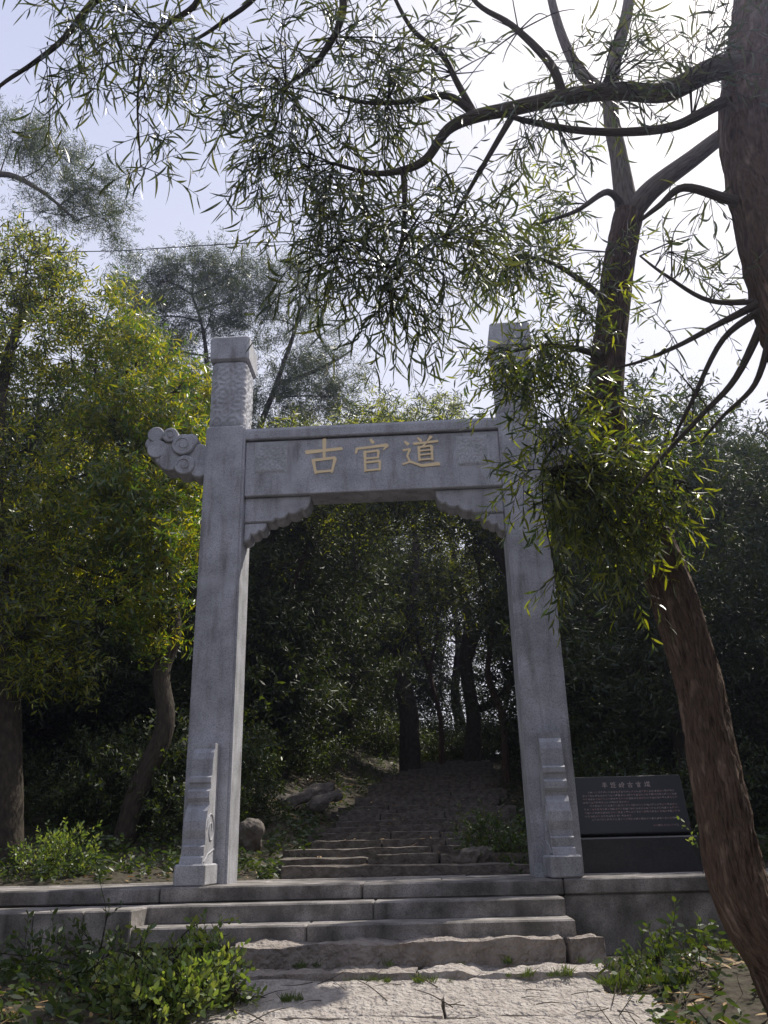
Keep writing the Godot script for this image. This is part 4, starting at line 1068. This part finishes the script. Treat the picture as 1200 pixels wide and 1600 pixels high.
	tree(t9, rooted([Vector3(2.123, 1.058, -6.500), Vector3(2.188, 2.304, -6.500), Vector3(2.145, 3.539, -6.500), Vector3(1.804, 4.615, -6.400), Vector3(1.109, 5.524, -6.300), Vector3(0.268, 6.234, -6.200)]), PackedFloat32Array([.2, .18, .16, .14, .11, .08, .04]), [
		[Vector3(-0.609, 6.767, -6.200), 0.62, 150, 0.75], [Vector3(0.065, 6.857, -6.200), 0.56, 140, 0.75], [Vector3(0.843, 6.742, -6.300), 0.56, 140, 0.75], [Vector3(1.369, 6.225, -6.300), 0.55, 140, 0.75], [Vector3(-1.146, 6.213, -6.000), 0.55, 130, 0.75], [Vector3(-0.391, 5.589, -6.000), 0.54, 130, 0.75], [Vector3(0.464, 5.630, -6.200), 0.54, 130, 0.75], [Vector3(-1.703, 6.726, -6.000), 0.50, 100, 0.75], [Vector3(1.641, 5.306, -6.400), 0.54, 130, 0.75], [Vector3(2.381, 6.265, -6.500), 0.67, 140, 0.75], [Vector3(-2.098, 6.170, -5.800), 0.43, 70, 0.75], [Vector3(2.487, 4.879, -6.600), 0.54, 120, 0.75], [Vector3(0.279, 5.874, -5.400), 0.47, 80, 0.75], [Vector3(1.084, 5.498, -5.400), 0.46, 100, 0.75]
		], warm, M.bark_dark, 1.1, [], 0.03)
	var thin := [
		["thin twisting tree left of the path head, leaning right", [Vector3(-1.681, 1.820, -9.500), Vector3(-1.623, 2.775, -9.500), Vector3(-1.308, 3.637, -9.500), Vector3(-1.358, 4.520, -9.400), Vector3(-0.954, 5.410, -9.300), Vector3(-1.037, 6.384, -9.300)], [Vector3(-1.308, 3.637, -9.500), Vector3(-1.940, 4.674, -9.400), Vector3(-2.170, 5.460, -9.300)]],
		["thin twisting tree nearest the left pillar's inner side", [Vector3(-2.016, 1.541, -7.500), Vector3(-2.090, 2.491, -7.500), Vector3(-1.863, 3.478, -7.500), Vector3(-1.976, 4.382, -7.400), Vector3(-1.707, 5.179, -7.300), Vector3(-1.407, 5.996, -7.200)], [Vector3(-1.863, 3.478, -7.500), Vector3(-2.341, 4.279, -7.400), Vector3(-2.536, 5.003, -7.400)]],
		["thin double-stemmed tree on the right of the hill path", [Vector3(1.688, 1.479, -8.000), Vector3(1.697, 2.335, -8.000), Vector3(1.495, 3.123, -8.000), Vector3(1.674, 4.140, -7.900), Vector3(1.446, 4.966, -7.800), Vector3(1.645, 5.836, -7.800)], [Vector3(1.697, 2.335, -8.000), Vector3(1.933, 3.222, -8.000), Vector3(1.890, 4.251, -7.900)]],
		["thin crooked tree at the head of the path between the thicker trunks", [Vector3(0.658, 2.078, -13.000), Vector3(0.676, 3.081, -13.000), Vector3(0.484, 4.129, -13.000), Vector3(0.716, 5.204, -13.000), Vector3(0.460, 6.476, -12.900)], [Vector3(0.484, 4.129, -13.000), Vector3(0.185, 5.067, -13.000), Vector3(0.300, 5.993, -12.900)]]]
	for q in thin:
		var tt := thing("thin_tree", q[0], "tree")
		var tip: Vector3 = q[1][q[1].size() - 1]
		var side: Vector3 = q[2][q[2].size() - 1]
		var rads := PackedFloat32Array([.075])
		for k2 in q[1].size(): rads.append(lerpf(.07, .02, float(k2) / (q[1].size() - 1)))
		tree(tt, rooted(q[1]), rads, [[tip, 0.6, 70, .7], [tip + Vector3(0.5, 0.4, 0.1), 0.5, 60, .7], [side, 0.5, 60, .7], [side + Vector3(-0.3, 0.5, 0), 0.45, 50, .7]], warm, M.bark_brown, 1.0, [[q[2], [.045, .032, .015]]], 0.02)
	# --- the dark wood on the right, the wood on the left, and the wood beyond the crest
	var proto := thing("wood_tree", "dark tree at the front of the wood right of the gate, above the tablet", "tree", Vector3.ZERO, "trees of the wood on the right")
	var cl := []
	for i in 15:
		var a := i * 2.4
		var h := 1.4 + i * 0.34
		cl.append([Vector3(cos(a) * 1.15, h, sin(a) * 1.15) * Vector3(1 if i < 12 else 0.5, 1, 1 if i < 12 else 0.5), 0.95 if i < 12 else 0.7, 120, 0.8])
	tree(proto, PackedVector3Array([Vector3(0, -0.3, 0), Vector3(0.05, 1.0, 0.02), Vector3(-0.1, 2.2, 0.1), Vector3(0.1, 3.6, 0), Vector3(0, 5.2, 0.05), Vector3(0.1, 6.2, 0)]), PackedFloat32Array([.2, .17, .14, .11, .07, .03]), cl, deep, M.bark_dark, 1.1, [], 0.028)
	proto.position = Vector3(3.4, ground_at(3.4, -3.4), -3.4)
	proto.scale = Vector3.ONE * 0.82
	var right := [
		["tree of the right wood behind the leaning trunk", 5.2, -2.8, .74], ["tree of the right wood at the right edge", 6.6, -1.6, .7], ["dark tree right behind the right pillar", 3.0, -6.2, .8],
		["tree in the second row of the right wood, behind the tablet", 5.2, -6.0, .8], ["tree in the second row of the right wood, toward the right edge", 7.4, -5.2, .85], ["tree far back in the right wood, nearest the hill path", 4.4, -9.6, .9], ["tree far back in the right wood, in the middle", 7.2, -9.4, .9], ["tree far back in the right wood, farthest right", 9.6, -7.4, .9]]
	for r in right:
		copy_of(proto, "wood_tree", r[0], Vector3(r[1], ground_at(r[1], r[2]), r[2]), rng.randf() * TAU, r[3], "trees of the wood on the right")
	var left := [["tree of the left wood behind the leaning dark trunk", -3.6, -5.6, 0.9], ["tree of the left wood behind the left edge tree", -5.6, -4.6, 0.95], ["tree deep in the left wood, directly behind the left pillar", -3.2, -8.4, 0.95], ["tree deep in the left wood, behind the yellow-green tree", -5.8, -8.0, 1.1], ["tree deep in the left wood, farthest to the left", -8.4, -6.5, 1.1], ["tree deep in the left wood, farthest from the gate", -4.4, -11.5, 1.0]]
	for r in left:
		copy_of(proto, "wood_tree", r[0], Vector3(r[1], ground_at(r[1], r[2]), r[2]), rng.randf() * TAU, r[3], "trees of the wood on the left")
	for r in [[-6.6, 2.6, 1.2], [-7.6, 5.2, 1.4], [-6.4, 8.6, 1.5], [6.2, 7.4, 1.5], [5.6, 4.2, 1.2], [-8.0, 10.5, 1.9], [8.4, 11.5, 1.9], [3.0, 17.0, 1.5], [7.6, 1.8, 1.1], [-8.0, 0.6, 1.2]]:
		copy_of(proto, "wood_tree", "tree of the wood around the viewer, outside the photo", Vector3(r[0], ground_at(r[0], r[1]) - 0.1, r[1]), rng.randf() * TAU, r[2], "trees of the wood around the viewer")
	for r in [[2.9, -8.2, 0.9, "dark tree nearest the gate on the right of the hill path"], [-1.9, -9.2, 0.95, "dark tree nearest the gate on the left of the hill path"], [3.6, -11.6, 1.0, "dark tree second from the gate on the right of the hill path"], [-1.6, -13.4, 1.05, "dark tree second from the gate on the left of the hill path"], [4.0, -14.6, 1.05, "dark tree farthest up on the right of the hill path"], [-0.9, -19.0, 1.1, "dark tree beyond the last tread, in line with the hill path"], [5.6, -13.0, 1.0, "dark tree back from the right bank of the hill path"], [-4.0, -15.0, 1.05, "dark tree back from the left bank of the hill path"]]:
		copy_of(proto, "wood_tree", r[3], Vector3(r[0], ground_at(r[0], r[1]) - 0.1, r[1]), rng.randf() * TAU, r[2], "dark trees close beside the hill path")
	var nth := 0
	for i in 15:
		var x := -13.0 + i * 2.0 + rng.randf_range(-.5, .5)
		var z := -17.0 - rng.randf() * 4.0 - 1.5 * (i % 2)
		if absf(x - 2.6) < 1.1: continue
		nth += 1
		copy_of(proto, "wood_tree", "dark tree beyond the head of the path, %s from the left in its row" % ["first", "second", "third", "fourth", "fifth", "sixth", "seventh", "eighth", "ninth", "tenth", "eleventh", "twelfth", "thirteenth", "fourteenth", "fifteenth"][nth - 1], Vector3(x, ground_at(x, z) - 0.2, z), rng.randf() * TAU, rng.randf_range(1.0, 1.25), "trees beyond the head of the path")

func build_small() -> void:
	var broad := [one_leaf(0.048, 0.024, 0.05, 4), one_leaf(0.038, 0.019, -0.05, 4), one_leaf(0.030, 0.015, 0.1, 4)]
	var small := [one_leaf(0.045, 0.022, 0.08, 3), one_leaf(0.035, 0.018, -0.1, 3)]
	# bright bush at the lower left
	var b1 := thing("bush", "bright green broad-leaved bush at the lower left beside the rough steps", "bush")
	var st: Array = []
	for p in [Vector3(-1.145, -0.571, 2.300), Vector3(-0.936, -0.538, 2.350), Vector3(-0.754, -0.535, 2.300), Vector3(-0.613, -0.538, 2.200), Vector3(-1.117, -0.487, 2.100)]:
		st.append(p); st.append(p + Vector3(0, 0.08, 0))
	grow(b1, st, [[Vector3(-0.907, -0.425, 2.250), Vector3(0.31, 0.13, 0.20), 26, 7], [Vector3(-0.782, -0.326, 2.100), Vector3(0.21, 0.11, 0.14), 13, 6], [Vector3(-0.988, -0.502, 2.400), Vector3(0.29, 0.10, 0.17), 20, 6], [Vector3(-1.329, -0.452, 2.000), Vector3(0.23, 0.12, 0.16), 9, 6], [Vector3(-0.671, -0.493, 2.100), Vector3(0.17, 0.09, 0.12), 8, 6], [Vector3(-0.818, -0.229, 1.900), Vector3(0.16, 0.09, 0.11), 5, 4], [Vector3(-1.414, -0.276, 1.700), Vector3(0.19, 0.15, 0.15), 5, 4]], broad, M.bush, M.bark_dark, 0.016, 0.14, 300, -0.25)
	var b2 := thing("weeds", "shaded straggling weeds against the left wing wall", "weeds")
	st = [Vector3(-1.805, -0.612, 2.000), Vector3(-1.637, -0.600, 1.900), Vector3(-1.463, -0.555, 1.800), Vector3(-1.886, -0.466, 1.700), Vector3(-1.589, -0.418, 1.600)]
	grow(b2, st, [[Vector3(-1.793, -0.505, 1.900), Vector3(0.32, 0.16, 0.22), 9, 6], [Vector3(-1.667, -0.416, 1.600), Vector3(0.23, 0.11, 0.15), 6, 6], [Vector3(-1.604, -0.256, 1.500), Vector3(0.16, 0.09, 0.11), 4, 4], [Vector3(-2.029, -0.309, 1.600), Vector3(0.23, 0.15, 0.17), 9, 5], [Vector3(-1.721, -0.056, 1.350), Vector3(0.12, 0.04, 0.07), 2, 3], [Vector3(-1.518, -0.554, 2.200), Vector3(0.30, 0.08, 0.17), 12, 6]], small, M.weed, M.bark_dark, 0.02, 0.16, 200, -0.2)
	var b3 := thing("bush", "dark small-leaved bush under the right wing wall beside the leaning tree", "bush")
	st = [Vector3(1.513, -0.660, 1.800), Vector3(1.718, -0.663, 1.800), Vector3(1.895, -0.650, 1.900), Vector3(1.418, -0.628, 1.600), Vector3(1.758, -0.596, 1.400)]
	grow(b3, st, [[Vector3(1.585, -0.553, 1.700), Vector3(0.29, 0.14, 0.19), 18, 6], [Vector3(1.769, -0.604, 1.900), Vector3(0.27, 0.12, 0.18), 16, 6], [Vector3(1.420, -0.612, 1.600), Vector3(0.16, 0.11, 0.12), 9, 5], [Vector3(1.825, -0.396, 1.400), Vector3(0.23, 0.15, 0.17), 7, 4], [Vector3(1.951, -0.464, 1.700), Vector3(0.16, 0.16, 0.15), 8, 5], [Vector3(1.614, -0.437, 1.300), Vector3(0.19, 0.12, 0.14), 5, 4]], small, M.weed, M.bark_dark, 0.017, 0.16, 300, -0.2)
	var b4 := thing("bush", "low bush on the platform left of the gate between two tree trunks", "bush")
	st = [Vector3(-3.087, -0.023, -1.300), Vector3(-3.274, 0.008, -1.300), Vector3(-2.883, -0.031, -1.400)]
	grow(b4, st, [[Vector3(-3.166, 0.283, -1.400), Vector3(0.40, 0.24, 0.29), 22, 8], [Vector3(-3.241, 0.093, -1.200), Vector3(0.36, 0.12, 0.21), 10, 6], [Vector3(-2.868, 0.049, -1.500), Vector3(0.37, 0.12, 0.22), 10, 6]], small, M.bush, M.bark_dark, 0.018, 0.22, 200, -0.2)
	var b5 := thing("sapling", "thin sapling with a few pale leaves in front of the tablet's right end", "sapling")
	st = [Vector3(2.446, -0.024, 0.100), Vector3(2.446, 0.087, 0.080), Vector3(2.428, 0.247, 0.060)]
	grow(b5, st, [[Vector3(2.448, 0.155, 0.060), Vector3(0.06, 0.13, 0.08), 3, 3], [Vector3(2.402, 0.293, 0.060), Vector3(0.05, 0.07, 0.05), 1, 3]], small, M.bush, M.bark_dark, 0.03, 0.14, 40, 0.0)
	var b6 := thing("weeds", "low shady bush on the bank right of the hill path", "bush")
	st = [Vector3(0.978, 0.074, -1.600), Vector3(1.161, 0.098, -1.600), Vector3(0.907, 0.250, -2.400)]
	grow(b6, st, [[Vector3(0.981, 0.304, -1.900), Vector3(0.29, 0.22, 0.23), 18, 8], [Vector3(1.157, 0.155, -1.500), Vector3(0.18, 0.15, 0.15), 8, 7], [Vector3(0.831, 0.134, -1.600), Vector3(0.18, 0.11, 0.13), 6, 6]], small, M.weed, M.bark_dark, 0.018, 0.24, 150, -0.2)
	# undergrowth along both banks, deep in the shade
	var proto := thing("undergrowth_bush", "undergrowth bush on the left bank behind the left pillar", "bush", Vector3.ZERO, "undergrowth on the banks of the hill path")
	var cl := []
	for i in 5: cl.append([Vector3(cos(i * 1.3) * 0.45, 0.45 + 0.1 * (i % 3), sin(i * 1.3) * 0.45), 0.42, 70, 0.8])
	tree(proto, PackedVector3Array([Vector3(0, -0.2, 0), Vector3(0.02, 0.15, 0), Vector3(0, 0.4, 0.03)]), PackedFloat32Array([.03, .025, .015]), cl, spray(0.3, 14, 0.07, 0.026, M.forest + [M.weed[0]], 61, 0.7), M.bark_dark, 1.0, [], 0.012)
	proto.position = Vector3(-2.5, ground_at(-2.5, -3.4), -3.4)
	var spots := []
	for i in 34:
		var z := -2.6 - 0.5 * i
		var sd := -1.0 if i % 2 == 0 else 1.0
		var x := path_mid(z) + sd * (1.75 + rng.randf() * 1.6)
		spots.append([x, z, sd])
	for i in 16: spots.append([path_mid(-15.5) - 2.0 + 0.28 * i + rng.randf() * .2, -14.6 - 1.1 * (i % 4), 1.0 if i > 7 else -1.0])
	for i in 26: spots.append([-2.6 - 0.55 * (i % 13) - rng.randf() * .3, -6.2 - 1.6 * (i / 13) - rng.randf(), -2.0])
	for i in 20: spots.append([3.4 + 0.6 * (i % 10) + rng.randf() * .3, -6.6 - 1.6 * (i / 10) - rng.randf(), 2.0])
	for i in 14: spots.append([-3.2 - 0.9 * (i % 7) + rng.randf() * .4, -2.4 - 1.4 * (i / 7) - rng.randf(), -1.0])
	for i in 12: spots.append([2.6 + 0.9 * (i % 6) + rng.randf() * .4, -2.2 - 1.4 * (i / 6) - rng.randf(), 1.0])
	for s in spots:
		copy_of(proto, "undergrowth_bush", "undergrowth bush in the shade left of the hill path" if s[2] < 0 else "undergrowth bush in the shade right of the hill path", Vector3(s[0], ground_at(s[0], s[1]) - 0.05, s[1]), rng.randf() * TAU, rng.randf_range(0.55, 1.0) * (1.9 if absf(s[2]) > 1.5 else 1.0), "undergrowth on the banks of the hill path")
	# loose stones by the hill path
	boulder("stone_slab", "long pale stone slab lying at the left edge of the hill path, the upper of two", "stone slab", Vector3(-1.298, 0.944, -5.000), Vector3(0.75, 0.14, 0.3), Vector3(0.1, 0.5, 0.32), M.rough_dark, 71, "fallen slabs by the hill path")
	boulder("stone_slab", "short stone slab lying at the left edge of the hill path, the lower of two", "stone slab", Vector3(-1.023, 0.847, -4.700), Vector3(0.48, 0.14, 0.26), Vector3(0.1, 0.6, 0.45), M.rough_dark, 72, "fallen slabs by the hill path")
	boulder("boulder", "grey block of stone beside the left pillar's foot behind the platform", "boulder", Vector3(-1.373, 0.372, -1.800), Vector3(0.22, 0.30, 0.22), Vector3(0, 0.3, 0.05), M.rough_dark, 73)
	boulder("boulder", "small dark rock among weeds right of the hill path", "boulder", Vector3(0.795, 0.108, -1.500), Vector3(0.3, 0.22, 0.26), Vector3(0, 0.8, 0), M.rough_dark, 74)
	# grass and weeds in the joints of the rough steps
	var gr := Geo.new()
	for i in 34:
		var a := i * 2.399
		leaf_into(gr, Vector3(cos(a), 0, sin(a)) * 0.035 * sqrt(i / 34.0), look(Vector3(cos(a * 1.7) * 0.6, 1, sin(a * 1.7) * 0.6), Vector3.RIGHT), rng.randf_range(0.03, 0.08), 0.006, 0.2, 3)
	var tuft := gr.commit(true)
	var places := []
	for r in [[-0.1, 0.5, 1.69, -0.50, 16], [-0.75, -0.3, 2.05, -0.53, 9], [0.8, 1.2, 1.68, -0.48, 9], [-0.9, 1.3, 1.36, -0.45, 8], [-1.2, -0.7, 2.0, -0.52, 26], [1.3, 1.9, 1.9, -0.5, 40], [-2.6, -1.0, 1.7, -0.5, 90], [1.4, 2.8, 1.2, -0.5, 70], [-2.8, -0.7, 2.6, -0.6, 70]]:
		for i in int(r[4]):
			var wide: float = 0.03 if r[4] < 41 else 0.45
			var x := rng.randf_range(r[0], r[1])
			var z: float = r[2] + rng.randf_range(-wide, wide)
			var y: float = r[3] + 0.01 if wide < 0.1 else ground_at(x, z)
			places.append(Transform3D(Basis(Vector3.UP, rng.randf() * TAU).scaled(Vector3.ONE * rng.randf_range(0.4, 0.95)), Vector3(x, y, z)))
	tag(scatter("grass", tuft, M.weed[0], places, self), "green grass tufts in the joints of the rough stone steps", "grass")
	# low herbs that cover the soil under the trees
	var herb := spray(0.16, 12, 0.055, 0.02, M.weed + [M.forest[0]], 62, 0.85)
	places = []
	for i in 7200:
		var x := rng.randf_range(-7.5, 7.5)
		var z := rng.randf_range(-15.0, 4.0) if i > 2900 else (rng.randf_range(0.9, 3.5) if i < 900 else rng.randf_range(-4.0, -0.9))
		if absf(x - path_mid(z)) < (1.05 if z < 0.0 else 1.3) or (z > -0.95 and z < 1.1): continue
		if z > 0.0 and z < 1.2 and x < 0.0: continue
		places.append(Transform3D(look(Vector3(rng.randf_range(-.7, .7), 1, rng.randf_range(-.7, .7)), rv()).scaled(Vector3.ONE * rng.randf_range(0.6, 1.5)), Vector3(x, ground_at(x, z) - 0.02, z)))
	tag(scatter("ground_cover", herb, null, places, self), "low dark herbs covering the soil under the trees", "ground cover")
	# dead leaves on the ground
	places = []
	for i in 3200:
		var z := rng.randf_range(-11.0, 4.5) if i < 2400 else rng.randf_range(1.3, 3.0)
		if z > -0.95 and z < 1.0: continue
		var x := path_mid(z) + rng.randf_range(-3.2, 3.2)
		places.append(Transform3D(look(Vector3(rng.randf_range(-1, 1), rng.randf_range(-.15, .15), rng.randf_range(-1, 1)), Vector3.UP + rv() * 0.4), Vector3(x, ground_at(x, z) + (0.11 if absf(x - path_mid(z)) < 1.0 and z < -1.0 else 0.012), z)))
	tag(scatter("leaf_litter", one_leaf(0.09, 0.02, 0.2, 3), M.dry, places, self), "brown fallen leaves scattered over the soil and the path", "leaf litter")
	var twig := Geo.new()
	twig.tube(bend(PackedVector3Array([Vector3.ZERO, Vector3(0.01, 0.11, 0.012), Vector3(-0.004, 0.2, 0.03)]), 3), spread(PackedFloat32Array([.003, .0025, .001]), 3), 4)
	places = []
	for i in 260:
		var z := rng.randf_range(0.9, 3.4)
		var x := rng.randf_range(-2.8, 2.6)
		var on := absf(x - 0.2) < 1.1
		if on and z < 1.7: continue
		places.append(Transform3D(look(Vector3(rng.randf_range(-1, 1), rng.randf_range(0, .25) if on else rng.randf_range(-.1, 1.2), rng.randf_range(-1, 1)), rv()).scaled(Vector3.ONE * rng.randf_range(0.4, 1.3)), Vector3(x, (path_rise(z) + 0.035) if on else ground_at(x, z), z)))
	tag(scatter("fallen_twigs", twig.commit(), M.bark_grey, places, self), "dry twigs and stalks lying about the rough steps", "twigs")
	# cable
	var w := Geo.new()
	var cp := bend(PackedVector3Array([Vector3(-4.801, 5.556, -2.150) + Vector3(0, 1.9, 0), Vector3(-4.540, 7.737, -1.900), Vector3(-3.112, 7.332, -1.400), Vector3(-1.083, 6.667, -0.600), Vector3(0.789, 5.312, 0.900), Vector3(1.866, 3.953, 2.360)]), 8)
	var cr := PackedFloat32Array(); cr.resize(cp.size()); cr.fill(0.006)
	w.tube(cp, cr, 6)
	tag(part("cable", w.commit(), M.wire), "thin dark cable strung across the sky between the trees", "cable")
